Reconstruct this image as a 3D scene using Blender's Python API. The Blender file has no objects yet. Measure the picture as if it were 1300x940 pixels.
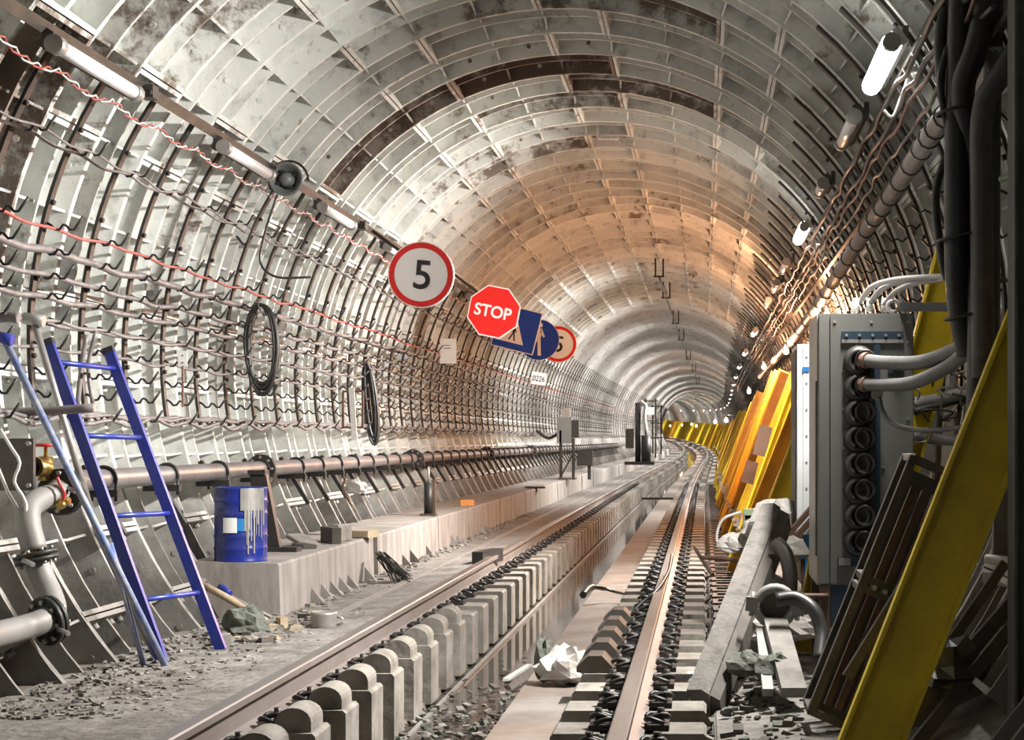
import bpy, math, random
import numpy as np
from mathutils import Vector, Matrix
random.seed(7)
PI = math.pi
scn = bpy.context.scene
COL = scn.collection
# ------------------------------------------------------------------ camera, world, exposure
F = 2200.0                    # focal length in pixels of the 1300 x 940 frame
VX, VY = 893.0, 558.0         # where the tunnel axis vanishes in the frame
cam_d = bpy.data.cameras.new('camera')
cam_d.sensor_width = 36.0
cam_d.lens = 36.0 * F / 1300.0
cam_d.shift_x = -(VX - 650.0) / 1300.0
cam_d.shift_y = (VY - 470.0) / 1300.0
cam_d.clip_end = 600
cam = bpy.data.objects.new('camera', cam_d)
COL.objects.link(cam)
cam.location = (0, 0, 0)
cam.rotation_euler = (PI / 2, 0, 0)
scn.camera = cam
world = bpy.data.worlds.new('world')
scn.world = world
world.use_nodes = True
world.node_tree.nodes['Background'].inputs[0].default_value = (0.75, 0.8, 0.85, 1)
world.node_tree.nodes['Background'].inputs[1].default_value = 0.25
vs = scn.view_settings
vs.view_transform = 'Standard'
vs.look = 'None'
vs.gamma = 1.0
vs.use_curve_mapping = False
vs.exposure = 0.0

# tunnel numbers (metres, camera at the origin looking along +Y)
XC, ZC, R, RS = -1.0, 0.53, 2.55, 2.73   # centre of the bore, inner edge of flanges, inner skin
W = 0.734                                # ring width
Y0 = 13.85 - 40 * W                      # start of the ring numbering
ZR = -1.05                               # rail head
XL, XR = -1.90, -0.306                   # rail centres
TC = (XL + XR) / 2
_cy = np.array([-60, 0, 40, 60, 80, 100, 120, 140, 165, 190, 220, 260, 300.])
_cx = np.array([0, 0, 0, .12, .35, .55, .55, .25, -.8, -2.8, -6.5, -13.5, -22])
_cz = np.array([0, 0, 0, 0, .05, .12, .25, .45, .8, 1.2, 1.8, 2.6, 3.4])
_fy = np.arange(-60, 300, 1.0)
_k = np.ones(21) / 21
def _sm(v):
    p = np.interp(_fy, _cy, v)
    q = np.convolve(np.pad(p, 10, mode='edge'), _k, 'valid')
    return q
_fx, _fz = _sm(_cx), _sm(_cz)
def off(y):
    return float(np.interp(y, _fy, _fx)), float(np.interp(y, _fy, _fz))
def at(px, py, y):
    """point of the place seen at pixel (px, py) of the photograph, y metres along the tunnel"""
    return Vector(((px - VX) * y / F, y, (VY - py) * y / F))

# ------------------------------------------------------------------ materials
M = {}
def mat(name, col, rough=0.6, metal=0.0, dirt=None, dirt_amt=0.0, scale=6.0, bump=0.0, col2=None, mix2=0.0, scale2=2.0,
        emit=None, estr=0.0, stretch=None, spec=0.5):
    m = bpy.data.materials.new(name)
    m.use_nodes = True
    nt = m.node_tree
    b = nt.nodes['Principled BSDF']
    b.inputs['Roughness'].default_value = rough
    b.inputs['Metallic'].default_value = metal
    b.inputs['Specular IOR Level'].default_value = spec
    c4 = (*col, 1)
    b.inputs['Base Color'].default_value = c4
    M[name] = m
    if emit:
        b.inputs['Emission Color'].default_value = (*emit, 1)
        b.inputs['Emission Strength'].default_value = estr
        return m
    tc = nt.nodes.new('ShaderNodeNewGeometry')
    src = tc.outputs['Position']
    if stretch:
        mp = nt.nodes.new('ShaderNodeMapping')
        mp.inputs['Scale'].default_value = stretch
        nt.links.new(src, mp.inputs['Vector'])
        src = mp.outputs['Vector']
    cur = None
    if col2:
        n2 = nt.nodes.new('ShaderNodeTexNoise')
        n2.inputs['Scale'].default_value = scale2
        n2.inputs['Detail'].default_value = 4
        nt.links.new(src, n2.inputs['Vector'])
        r2 = nt.nodes.new('ShaderNodeMapRange')
        r2.inputs[1].default_value = 0.62 - mix2 * 0.3
        r2.inputs[2].default_value = 0.72 - mix2 * 0.2
        nt.links.new(n2.outputs['Fac'], r2.inputs[0])
        mx = nt.nodes.new('ShaderNodeMixRGB')
        mx.inputs[1].default_value = c4
        mx.inputs[2].default_value = (*col2, 1)
        nt.links.new(r2.outputs[0], mx.inputs[0])
        cur = mx.outputs[0]
    if dirt:
        n = nt.nodes.new('ShaderNodeTexNoise')
        n.inputs['Scale'].default_value = scale
        n.inputs['Detail'].default_value = 7
        n.inputs['Roughness'].default_value = 0.65
        nt.links.new(src, n.inputs['Vector'])
        r = nt.nodes.new('ShaderNodeMapRange')
        r.inputs[1].default_value = 0.47 - 0.1 * dirt_amt
        r.inputs[2].default_value = 0.66
        r.inputs[4].default_value = min(1, dirt_amt)
        nt.links.new(n.outputs['Fac'], r.inputs[0])
        mx = nt.nodes.new('ShaderNodeMixRGB')
        if cur:
            nt.links.new(cur, mx.inputs[1])
        else:
            mx.inputs[1].default_value = c4
        mx.inputs[2].default_value = (*dirt, 1)
        nt.links.new(r.outputs[0], mx.inputs[0])
        cur = mx.outputs[0]
    if cur:
        nt.links.new(cur, b.inputs['Base Color'])
    if bump:
        n = nt.nodes.new('ShaderNodeTexNoise')
        n.inputs['Scale'].default_value = scale * 4
        n.inputs['Detail'].default_value = 4
        nt.links.new(src, n.inputs['Vector'])
        bp = nt.nodes.new('ShaderNodeBump')
        bp.inputs['Strength'].default_value = bump
        bp.inputs['Distance'].default_value = 0.02
        nt.links.new(n.outputs['Fac'], bp.inputs['Height'])
        nt.links.new(bp.outputs[0], b.inputs['Normal'])
    return m

def lining_mat(name, base, rust_level, low_dirt=True):
    """whitewashed cast iron: paint, grey soot patches, rust streaks, cement grime on the low panels"""
    m = bpy.data.materials.new(name); m.use_nodes = True
    nt = m.node_tree; b = nt.nodes['Principled BSDF']
    b.inputs['Roughness'].default_value = 0.55
    g = nt.nodes.new('ShaderNodeNewGeometry')
    oi = nt.nodes.new('ShaderNodeObjectInfo')
    def noise(scale, detail=6, rough=.6, vec=None):
        n = nt.nodes.new('ShaderNodeTexNoise')
        n.inputs['Scale'].default_value = scale; n.inputs['Detail'].default_value = detail
        n.inputs['Roughness'].default_value = rough
        nt.links.new(vec or g.outputs['Position'], n.inputs['Vector'])
        return n.outputs['Fac']
    def rng(v, a, c, lo=0, hi=1):
        r = nt.nodes.new('ShaderNodeMapRange')
        r.inputs[1].default_value = a; r.inputs[2].default_value = c
        r.inputs[3].default_value = lo; r.inputs[4].default_value = hi
        nt.links.new(v, r.inputs[0]); return r.outputs[0]
    def math_(op, a, c):
        n = nt.nodes.new('ShaderNodeMath'); n.operation = op
        for k, v in ((0, a), (1, c)):
            if hasattr(v, 'is_linked'): nt.links.new(v, n.inputs[k])
            else: n.inputs[k].default_value = v
        return n.outputs[0]
    def mix(f, a, c):
        n = nt.nodes.new('ShaderNodeMixRGB')
        for k, v in ((0, f), (1, a), (2, c)):
            if hasattr(v, 'is_linked'): nt.links.new(v, n.inputs[k])
            elif k == 0: n.inputs[0].default_value = v
            else: n.inputs[k].default_value = (*v, 1)
        return n.outputs[0]
    tint = rng(oi.outputs['Random'], 0, 1, 0, .35)
    c = mix(tint, base, tuple(x * .62 for x in base))
    c = mix(rng(noise(1.7), .50, .68, 0, .6), c, (.26, .265, .26))           # soot patches
    c = mix(rng(noise(9, 5), .56, .72, 0, .5), c, (.15, .14, .125))
    rn = math_('ADD', noise(3.1, 8, .75), math_('MULTIPLY', oi.outputs['Random'], .10))
    c = mix(rng(rn, .70 - .22 * rust_level, .78 - .2 * rust_level, 0, .85), c, (.105, .06, .035))      # rust
    if low_dirt:
        sx = nt.nodes.new('ShaderNodeSeparateXYZ'); nt.links.new(g.outputs['Position'], sx.inputs[0])
        zz = math_('ADD', sx.outputs['Z'], math_('MULTIPLY', noise(4, 6, .7), .9))
        c = mix(rng(zz, -.10, .40, .7, 0), c, (.20, .18, .16))
        c = mix(rng(zz, -.45, -.05, .75, 0), c, (.095, .086, .078))
    nt.links.new(c, b.inputs['Base Color'])
    bp = nt.nodes.new('ShaderNodeBump'); bp.inputs['Strength'].default_value = .35; bp.inputs['Distance'].default_value = .01
    nt.links.new(noise(25, 5), bp.inputs['Height']); nt.links.new(bp.outputs[0], b.inputs['Normal'])
    M[name] = m
    return m

lining_mat('paint', (.68, .69, .655), .3)
lining_mat('paint_rust', (.45, .42, .38), 1.2)
lining_mat('paint_far', (.72, .71, .69), .05)
lining_mat('paint_streak', (.68, .69, .655), .85)
mat('concrete', (.27, .25, .232), .85, dirt=(.13, .11, .095), dirt_amt=.9, scale=3, bump=.4, stretch=(1, 1.6, .35))
mat('slab', (.21, .19, .175), .45, dirt=(.10, .082, .072), dirt_amt=.9, scale=2.2, bump=.3, col2=(.2, .155, .13), mix2=.6)
mat('ground', (.21, .195, .18), .9, dirt=(.085, .075, .065), dirt_amt=1.0, scale=5, bump=1.0)
mat('sleeper', (.23, .213, .185), .85, dirt=(.09, .078, .066), dirt_amt=.85, scale=5, bump=.3)
mat('rail_head', (.55, .53, .52), .32, 1.0, dirt=(.35, .3, .28), dirt_amt=.6, scale=4, stretch=(1, .15, 1))
mat('rail_side', (.15, .125, .115), .55, .2, dirt=(.22, .195, .185), dirt_amt=.6, scale=5, stretch=(1, .4, 1))
mat('black_steel', (.02, .019, .019), .5, .2, dirt=(.042, .036, .031), dirt_amt=.5, scale=9)
mat('dark_steel', (.07, .066, .062), .5, .6, dirt=(.16, .13, .1), dirt_amt=.6, scale=6)
mat('pipe_steel', (.17, .158, .16), .4, .15, dirt=(.12, .09, .08), dirt_amt=.8, scale=7)
mat('grey_pipe', (.22, .213, .208), .6, .2, dirt=(.2, .18, .16), dirt_amt=.7, scale=8)
mat('galv', (.36, .35, .335), .45, .6, dirt=(.25, .22, .2), dirt_amt=.7, scale=8)
mat('cable_grey', (.20, .18, .178), .45, dirt=(.10, .08, .075), dirt_amt=.8, scale=12)
mat('cable_dark', (.06, .055, .055), .45, dirt=(.12, .1, .09), dirt_amt=.6, scale=10)
mat('cable_red', (.40, .075, .065), .45, dirt=(.3, .14, .12), dirt_amt=.6, scale=8)
mat('rubber', (.018, .018, .018), .4, dirt=(.05, .045, .04), dirt_amt=.5, scale=8)
mat('blue', (.014, .026, .24), .35, dirt=(.05, .06, .15), dirt_amt=.5, scale=12)
mat('blue_drum', (.009, .02, .20), .32, dirt=(.05, .06, .12), dirt_amt=.5, scale=6)
mat('blue_worn', (.10, .15, .33), .5, dirt=(.33, .33, .33), dirt_amt=.9, scale=14)
mat('yellow', (.80, .60, .02), .45, dirt=(.48, .33, .03), dirt_amt=.6, scale=3)
mat('orange_yellow', (.70, .34, .012), .45, dirt=(.35, .16, .02), dirt_amt=.6, scale=3)
mat('brown_steel', (.13, .075, .05), .6, .3, dirt=(.06, .04, .03), dirt_amt=.7, scale=6)
mat('cabinet', (.14, .14, .13), .45, .2, dirt=(.17, .165, .15), dirt_amt=.5, scale=3)
mat('cabinet_edge', (.42, .40, .35), .45, .1, dirt=(.25, .22, .18), dirt_amt=.5, scale=4)
mat('cabinet_white', (.66, .68, .70), .35, .1, dirt=(.5, .5, .5), dirt_amt=.5, scale=4)
mat('cabinet_blue', (.02, .17, .42), .35)
mat('strap_blue', (.035, .06, .085), .4, .4)
mat('wood', (.38, .30, .2), .75, dirt=(.2, .14, .09), dirt_amt=.7, scale=7, stretch=(4, 1, 1))
mat('wood_grey', (.21, .195, .175), .8, dirt=(.09, .08, .07), dirt_amt=.8, scale=7)
mat('beam_wood', (.13, .12, .108), .85, dirt=(.06, .053, .046), dirt_amt=.8, scale=9, bump=.5)
mat('wood_dark', (.06, .052, .045), .8, dirt=(.12, .1, .085), dirt_amt=.6, scale=7)
mat('white_plastic', (.58, .575, .56), .4, dirt=(.33, .30, .27), dirt_amt=.5, scale=10)
mat('sign_white', (.86, .85, .86), .4)
mat('sign_red', (.72, .012, .01), .4)
mat('sign_blue', (.006, .055, .46), .4)
mat('sign_black', (.012, .012, .014), .5)
mat('sign_back', (.35, .34, .33), .5, .6)
mat('brass', (.45, .30, .10), .3, .9)
mat('valve_red', (.55, .03, .03), .4)
mat('sack', (.075, .085, .07), .8, dirt=(.14, .14, .12), dirt_amt=.6, scale=9, bump=.5)
mat('column_paint', (.085, .09, .078), .6, dirt=(.03, .03, .026), dirt_amt=.7, scale=4)
mat('bag', (.42, .40, .375), .4, dirt=(.35, .31, .27), dirt_amt=.6, scale=9, bump=.4)
mat('brick_orange', (.55, .22, .06), .8)
mat('green', (.12, .30, .10), .5)
mat('green_tape', (.25, .33, .2), .5)
mat('copper', (.16, .085, .065), .5, .2)
mat('hose_grey', (.115, .112, .11), .5, dirt=(.07, .065, .06), dirt_amt=.6, scale=8)
mat('speaker_grey', (.14, .145, .14), .5, .2)
mat('tube_off', (.72, .70, .70), .25)
mat('lamp_white', (1, 1, 1), emit=(1, .98, .94), estr=25)
mat('lamp_warm', (1, .8, .6), emit=(1, .74, .48), estr=30)
mat('water', (.05, .042, .036), .06, spec=.8)
mat('paper', (.75, .74, .72), .7)

# ------------------------------------------------------------------ mesh helpers
class MB:
    def __init__(s):
        s.v = []; s.f = []; s.sm = []; s.mi = []
    def add(s, vs_, fs, smooth=False, mi=0):
        o = len(s.v)
        s.v += [tuple(p) for p in vs_]
        for f in fs:
            s.f.append(tuple(i + o for i in f)); s.sm.append(smooth); s.mi.append(mi)
        return s
    def box(s, c, d, rot=None, mi=0):
        hx, hy, hz = d[0] / 2, d[1] / 2, d[2] / 2
        P = [Vector((x, y, z)) for x in (-hx, hx) for y in (-hy, hy) for z in (-hz, hz)]
        if rot is not None: P = [rot @ p for p in P]
        c = Vector(c)
        return s.add([p + c for p in P], [(0, 1, 3, 2), (4, 6, 7, 5), (0, 4, 5, 1), (2, 3, 7, 6), (0, 2, 6, 4), (1, 5, 7, 3)], mi=mi)
    def lohi(s, a, b, mi=0):
        return s.box([(a[i] + b[i]) / 2 for i in range(3)], [abs(b[i] - a[i]) for i in range(3)], mi=mi)
    def prism(s, prof, a, b, up=(0, 0, 1), mi=0, smooth=False):
        """closed 2D profile (u, v) swept from a to b; u = side, v = up"""
        a, b = Vector(a), Vector(b); d = (b - a).normalized()
        u = d.cross(Vector(up))
        if u.length < 1e-5: u = Vector((1, 0, 0))
        u.normalize(); w = u.cross(d).normalized()
        n = len(prof)
        vs_ = [a + u * p[0] + w * p[1] for p in prof] + [b + u * p[0] + w * p[1] for p in prof]
        fs = [(i, (i + 1) % n, n + (i + 1) % n, n + i) for i in range(n)]
        s.add(vs_, fs, smooth, mi)
        return s.add(vs_, [tuple(reversed(range(n))), tuple(range(n, 2 * n))], False, mi)
    def bar(s, a, b, w, h, up=(0, 0, 1), mi=0):
        return s.prism([(-w / 2, -h / 2), (w / 2, -h / 2), (w / 2, h / 2), (-w / 2, h / 2)], a, b, up, mi)
    def cyl(s, a, b, r, n=12, r2=None, caps=True, mi=0):
        a, b = Vector(a), Vector(b); d = (b - a).normalized()
        u = d.orthogonal().normalized(); w = d.cross(u)
        r2 = r if r2 is None else r2
        vs_ = []
        for (c, rr) in ((a, r), (b, r2)):
            vs_ += [c + (u * math.cos(t) + w * math.sin(t)) * rr for t in [2 * PI * i / n for i in range(n)]]
        s.add(vs_, [(i, (i + 1) % n, n + (i + 1) % n, n + i) for i in range(n)], True, mi)
        if caps: s.add(vs_, [tuple(reversed(range(n))), tuple(range(n, 2 * n))], False, mi)
        return s
    def tube(s, pts, r, n=6, caps=True, mi=0, closed=False):
        pts = [Vector(p) for p in pts]
        k = len(pts); rings = []; u = None
        for i, p in enumerate(pts):
            if closed: d = pts[(i + 1) % k] - pts[i - 1]
            else: d = pts[min(i + 1, k - 1)] - pts[max(i - 1, 0)]
            d = d.normalized() if d.length > 1e-9 else Vector((0, 1, 0))
            if u is None: u = d.orthogonal().normalized()
            u = (u - d * u.dot(d))
            u = u.normalized() if u.length > 1e-6 else d.orthogonal().normalized()
            w = d.cross(u)
            rr = r[i] if isinstance(r, (list, tuple)) else r
            rings.append([p + (u * math.cos(2 * PI * j / n) + w * math.sin(2 * PI * j / n)) * rr for j in range(n)])
        vs_ = [q for g in rings for q in g]
        fs = []
        for i in range(k if closed else k - 1):
            a, b = i * n, ((i + 1) % k) * n
            fs += [(a + j, a + (j + 1) % n, b + (j + 1) % n, b + j) for j in range(n)]
        s.add(vs_, fs, True, mi)
        if caps and not closed:
            s.add(rings[0], [tuple(reversed(range(n)))], False, mi); s.add(rings[-1], [tuple(range(n))], False, mi)
        return s
    def lathe(s, prof, n=20, c=(0, 0, 0), axis='Z', mi=0):
        """profile [(r, h)] turned about an axis"""
        c = Vector(c); vs_ = []
        for (r, h) in prof:
            for i in range(n):
                x, y = r * math.cos(2 * PI * i / n), r * math.sin(2 * PI * i / n)
                vs_.append(c + (Vector((x, y, h)) if axis == 'Z' else Vector((x, h, y)) if axis == 'Y' else Vector((h, x, y))))
        fs = []
        for k in range(len(prof) - 1):
            fs += [(k * n + i, k * n + (i + 1) % n, (k + 1) * n + (i + 1) % n, (k + 1) * n + i) for i in range(n)]
        return s.add(vs_, fs, True, mi)
    def blob(s, c, d, seed=0, rough=.25, n=12, m=8, mi=0, flat=True):
        """crumpled lump"""
        rnd = random.Random(seed); c = Vector(c); vs_ = []
        for j in range(m + 1):
            th = PI * j / m
            for i in range(n):
                ph = 2 * PI * i / n
                k = 1 + rnd.uniform(-rough, rough)
                if j in (0, m): k = 1
                z = math.cos(th)
                if flat and z < 0: z *= .45
                vs_.append(c + Vector((math.sin(th) * math.cos(ph) * k * d[0] / 2, math.sin(th) * math.sin(ph) * k * d[1] / 2, z * d[2] / 2 * k)))
        fs = []
        for j in range(m):
            fs += [(j * n + i, (j + 1) * n + i, (j + 1) * n + (i + 1) % n, j * n + (i + 1) % n) for i in range(n)]
        return s.add(vs_, fs, False, mi)
    def mesh(s, name, mats):
        me = bpy.data.meshes.new(name)
        me.from_pydata(s.v, [], s.f)
        me.polygons.foreach_set('use_smooth', s.sm)
        if not isinstance(mats, (list, tuple)): mats = [mats]
        for m in mats: me.materials.append(M[m])
        if len(mats) > 1: me.polygons.foreach_set('material_index', s.mi)
        import bmesh
        bm = bmesh.new(); bm.from_mesh(me)
        bmesh.ops.remove_doubles(bm, verts=bm.verts, dist=1e-5) if len(bm.verts) < 20000 else None
        bmesh.ops.recalc_face_normals(bm, faces=bm.faces)
        bm.to_mesh(me); bm.free()
        me.update()
        return me
    def build(s, name, mats, parent=None, origin=None):
        if origin is not None:
            o3 = Vector(origin)
            s.v = [tuple(Vector(p) - o3) for p in s.v]
        ob = bpy.data.objects.new(name, s.mesh(name, mats))
        COL.objects.link(ob)
        if parent is not None: ob.parent = parent
        if origin is not None: ob.location = origin
        return ob
def tag(o, label, cat, group=None, kind=None):
    if label: o['label'] = label
    if cat: o['category'] = cat
    if group: o['group'] = group
    if kind: o['kind'] = kind
    return o
def empty(name, loc=(0, 0, 0), label=None, cat=None, group=None, kind=None):
    o = bpy.data.objects.new(name, None); COL.objects.link(o)
    o.location = loc; o.empty_display_size = .1
    return tag(o, label, cat, group, kind)
def inst(name, me, parent=None, loc=(0, 0, 0), rot=(0, 0, 0)):
    o = bpy.data.objects.new(name, me); COL.objects.link(o)
    o.location = loc; o.rotation_euler = rot
    if parent is not None: o.parent = parent
    return o
_O1 = 'first second third fourth fifth sixth seventh eighth ninth tenth eleventh twelfth thirteenth fourteenth fifteenth sixteenth seventeenth eighteenth nineteenth'.split()
_T = {2: 'twent', 3: 'thirt', 4: 'fort', 5: 'fift', 6: 'sixt', 7: 'sevent', 8: 'eight', 9: 'ninet'}
def nth(i):
    if i < 20: return _O1[i - 1]
    if i % 10 == 0: return _T[i // 10] + 'ieth'
    return _T[i // 10] + 'y-' + _O1[i % 10 - 1]
def spline(pts, n=8):
    """Catmull-Rom through points"""
    P = [Vector(p) for p in pts]; out = []
    for i in range(len(P) - 1):
        a = P[i - 1] if i else P[i] * 2 - P[i + 1]
        b, c = P[i], P[i + 1]
        d = P[i + 2] if i + 2 < len(P) else P[i + 1] * 2 - P[i]
        for j in range(n):
            t = j / n
            out.append(.5 * ((2 * b) + (c - a) * t + (2 * a - 5 * b + 4 * c - d) * t * t + (3 * b - a - 3 * c + d) * t ** 3))
    out.append(P[-1])
    return out
def polar(a, r, y=0.0):
    """point at angle a (degrees, 0 = right, 90 = crown) and radius r of the bore"""
    dx, dz = off(y)
    return Vector((XC + dx + r * math.cos(math.radians(a)), y, ZC + dz + r * math.sin(math.radians(a))))

# ------------------------------------------------------------------ tunnel lining
SEG = 30.0
def segment_mesh(name, material, bolts=True):
    """one cast-iron tubing: skin, two edge flanges, a middle rib, end flanges, gussets, bolts; ring axis = Y, angle 0..SEG"""
    b = MB(); n = 7; tf, tr = .022, .020
    prof = [(0, RS), (0, R), (tf, R), (tf + .004, RS - .012), (W / 2 - tr / 2 - .006, RS - .012), (W / 2 - tr / 2, R + .035), (W / 2 + tr / 2, R + .035),
            (W / 2 + tr / 2 + .006, RS - .012), (W - tf - .004, RS - .012), (W - tf, R), (W, R), (W, RS)]
    angs = [math.radians(.12 + (SEG - .24) * i / n) for i in range(n + 1)]
    vs_ = [(r * math.cos(a), y, r * math.sin(a)) for a in angs for (y, r) in prof]
    k = len(prof)
    b.add(vs_, [(i * k + j, i * k + j + 1, (i + 1) * k + j + 1, (i + 1) * k + j) for i in range(n) for j in range(k - 1)])
    def radial(a0, a1, y0, y1, r0, r1=None, r1b=None):
        # longitudinal rib between angles a0..a1; inner edge dips from r1 at its ends to r1b at mid bay
        P = []
        for a in (a0, a1):
            a = math.radians(a)
            for (y, r) in ((y0, RS), (y0, r0), ((y0 + y1) / 2, r1b or r0), (y1, r1 or r0), (y1, RS)):
                P.append((r * math.cos(a), y, r * math.sin(a)))
        b.add(P, [(0, 1, 2, 3, 4), (9, 8, 7, 6, 5), (1, 6, 7, 2), (2, 7, 8, 3)])
    ta = math.degrees(.03 / R)
    for (a0, a1) in ((.1, ta), (SEG - ta, SEG - .1)):                      # end flanges, full depth
        radial(a0, a1, 0, W, R - .004)
    for a0 in (SEG / 3, 2 * SEG / 3):                                      # gussets
        t = math.degrees(.007 / R)
        radial(a0 - t, a0 + t, tf, W / 2, R + .02, R + .05, R + .075)
        radial(a0 - t, a0 + t, W / 2, W - tf, R + .05, R + .02, R + .075)
    if bolts:
        for a in (4.2, 14.6, 25.1):
            a = math.radians(a); r = R + .085
            c = Vector((r * math.cos(a), 0, r * math.sin(a)))
            b.cyl(c, c + Vector((0, -.006, 0)), .033, 10)
            b.cyl(c + Vector((0, -.006, 0)), c + Vector((0, -.03, 0)), .019, 6)
        for (yy) in (.12, .25, .48, .62):                                  # bolts through the end flange
            a = math.radians(ta); r = R + .07
            c = Vector((r * math.cos(a), yy, r * math.sin(a))); t = Vector((-math.sin(a), 0, math.cos(a)))
            b.cyl(c, c + t * .03, .02, 6)
    return b.mesh(name, material)
wall = empty('wall_lining', (XC, 0, ZC), 'ribbed cast-iron tunnel lining of bolted whitewashed segments', None, kind='structure')
me_seg = segment_mesh('lining_segment', 'paint')
me_rust = segment_mesh('lining_segment_rusty', 'paint_rust')
me_streak = segment_mesh('lining_segment_streaked', 'paint_streak')
first_ring, last_ring = 40 - 10, 40 + 21
rnd = random.Random(3)
count = 0
RUSTY = {(40, 3), (40, 4)}
STREAK = {(31, 4), (31, 5), (32, 5), (33, 4), (34, 4), (30, 5), (42, 3), (41, 2), (36, 5), (37, 2), (45, 3)}
for k in range(first_ring, last_ring):
    y = Y0 + k * W
    ph = 4.0 if k % 2 else -6.0
    for j in range(12):
        a = ph + SEG * j
        mid = (a + SEG / 2) % 360
        if 232 < mid < 312: continue                                       # below the track bed
        me = me_rust if (k, j) in RUSTY else me_streak if (k, j) in STREAK else me_seg
        inst('lining_segment', me, wall, (0, y, 0), (0, -math.radians(a), 0))
        count += 1
print('segments', count)
def far_lining(name, y_a, n_rings, w, mtl, steps=36, arc=(-50, 230), gus=True):
    b = MB()
    prof = [(0, RS), (0, R), (.03, R), (.032, RS - .01), (w / 2 - .014, RS - .01), (w / 2 - .01, R + .03), (w / 2 + .01, R + .03), (w / 2 + .014, RS - .01), (w, RS - .01)]
    k = len(prof)
    A = [math.radians(arc[0] + (arc[1] - arc[0]) * i / steps) for i in range(steps + 1)]
    for q in range(n_rings):
        y = y_a + q * w
        vs_ = []
        for a in A:
            for (dy, r) in prof:
                ox, oz = off(y + dy)
                vs_.append((XC + ox + r * math.cos(a), y + dy, ZC + oz + r * math.sin(a)))
        b.add(vs_, [(i * k + j, i * k + j + 1, (i + 1) * k + j + 1, (i + 1) * k + j) for i in range(steps) for j in range(k - 1)])
        if gus:
            for a in range(-26, 220, 10):
                p, p2 = polar(a, R + .01, y), polar(a, R + .01, y + w)
                d = (p - Vector((XC + off(y)[0], y, ZC + off(y)[1]))).normalized()
                b.bar(p + d * .06, p2 + d * .06, .05, .12, up=d)
    o = b.build(name, mtl, wall)
    o.location = (-XC, 0, -ZC)
    o['kind'] = 'stuff'
    return o
y_far = Y0 + last_ring * W
far_lining('lining_rings', y_far, 14, W, 'paint', gus=True)
y_f2 = y_far + 14 * W
far_lining('lining_rings', y_f2, 110, W, 'paint_far', gus=False)
y_f3 = y_f2 + 110 * W
far_lining('lining_rings', y_f3, 90, W * 2, 'paint_far', gus=False)
y_back = Y0 + first_ring * W
far_lining('lining_rings', y_back - 18 * W, 18, W, 'paint', gus=False)

# ------------------------------------------------------------------ track bed
def strip(name, prof, ya, yb, mtl, kind='structure', parent=None, step=6.0, label=None):
    """open cross-section polyline (x, z) run along the tunnel"""
    b = MB(); ys = []
    y = ya
    while y < yb: ys.append(y); y += step
    ys.append(yb); n = len(prof); vs_ = []
    for y in ys:
        ox, oz = off(y)
        vs_ += [(x + ox, y, z + oz) for (x, z) in prof]
    b.add(vs_, [(i * n + j, i * n + j + 1, (i + 1) * n + j + 1, (i + 1) * n + j) for i in range(len(ys) - 1) for j in range(n - 1)])
    o = b.build(name, mtl, parent)
    o['kind'] = kind
    if label: o['label'] = label
    return o
ZB = -1.2       # top of the sleeper blocks
strip('floor', [(-1.0 - 2.3, -1.42), (-3.2, -1.13), (-2.27, -1.13), (-2.25, -1.22), (-1.74, -1.24), (-1.72, -1.53), (-1.62, -1.53), (-1.60, -1.60), (-1.0, -1.60), (-.99, -1.36),
                 (-.62, -1.355), (.03, -1.355), (.05, -1.28), (.62, -1.26), (1.0, -1.22), (1.5, -1.1)], -4, 290, 'slab', label='grimy concrete track bed with a sunken drain channel')
strip('drain_water', [(-1.60, -1.555), (-.995, -1.555)], -4, 150, 'water', label='still dark water lying in the drain between the rails')
strip('floor_left', [(-3.25, -1.2), (-3.05, -1.125), (-2.7, -1.118), (-2.3, -1.112), (-1.975, -1.098), (-1.972, -1.2)], -4, 120, 'ground', label='dusty ground strip outside the left rail')
strip('floor_right', [(.04, -1.3), (.06, -1.27), (.45, -1.24), (.9, -1.2), (1.25, -1.02), (1.4, -.95)], -4, 120, 'ground', label='rubble-strewn ground along the right wall')
strip('trim_1', [(-1.545, -1.553), (-1.545, -1.535), (-1.52, -1.535), (-1.52, -1.553)], 8.5, 120, 'galv', label='pale edging strip along the drain water')
strip('trim_2', [(-2.33, -1.13), (-2.33, -1.095), (-2.29, -1.095), (-2.29, -1.13)], 10.5, 90, 'galv', label='pale metal edge strip beside the left rail')

def rail(name, x, label):
    hw, hh, h = .036, .032, .152
    prof = [(-.066, -h), (.066, -h), (.066, -h + .012), (.012, -h + .03), (.009, -hh - .012), (hw, -hh), (hw, -.006), (hw - .007, 0), (-hw + .007, 0), (-hw, -.006), (-hw, -hh), (-.009, -hh - .012), (-.012, -h + .03), (-.066, -h + .012)]
    b = MB(); ys = list(np.arange(4, 40, 6.0)) + list(np.arange(40, 262, 3.0)); n = len(prof); vs_ = []
    for y in ys:
        ox, oz = off(y)
        vs_ += [(x + ox + u, y, ZR + oz + v) for (u, v) in prof]
    for i in range(len(ys) - 1):
        for j in range(n):
            b.add([], [])
            b.f.append((i * n + j, i * n + (j + 1) % n, (i + 1) * n + (j + 1) % n, (i + 1) * n + j)); b.sm.append(False); b.mi.append(0 if 6 <= j <= 8 else 1)
    b.v = [tuple(v) for v in vs_]
    b.f.append(tuple(range(n))); b.sm.append(False); b.mi.append(1)
    o = b.build(name, ['rail_head', 'rail_side'])
    return tag(o, label, 'rail')
rail('rail', XL, 'left steel running rail, its web facing the drain')
rail('rail', XR, 'right steel running rail, nearest to the cabinets')
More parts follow.
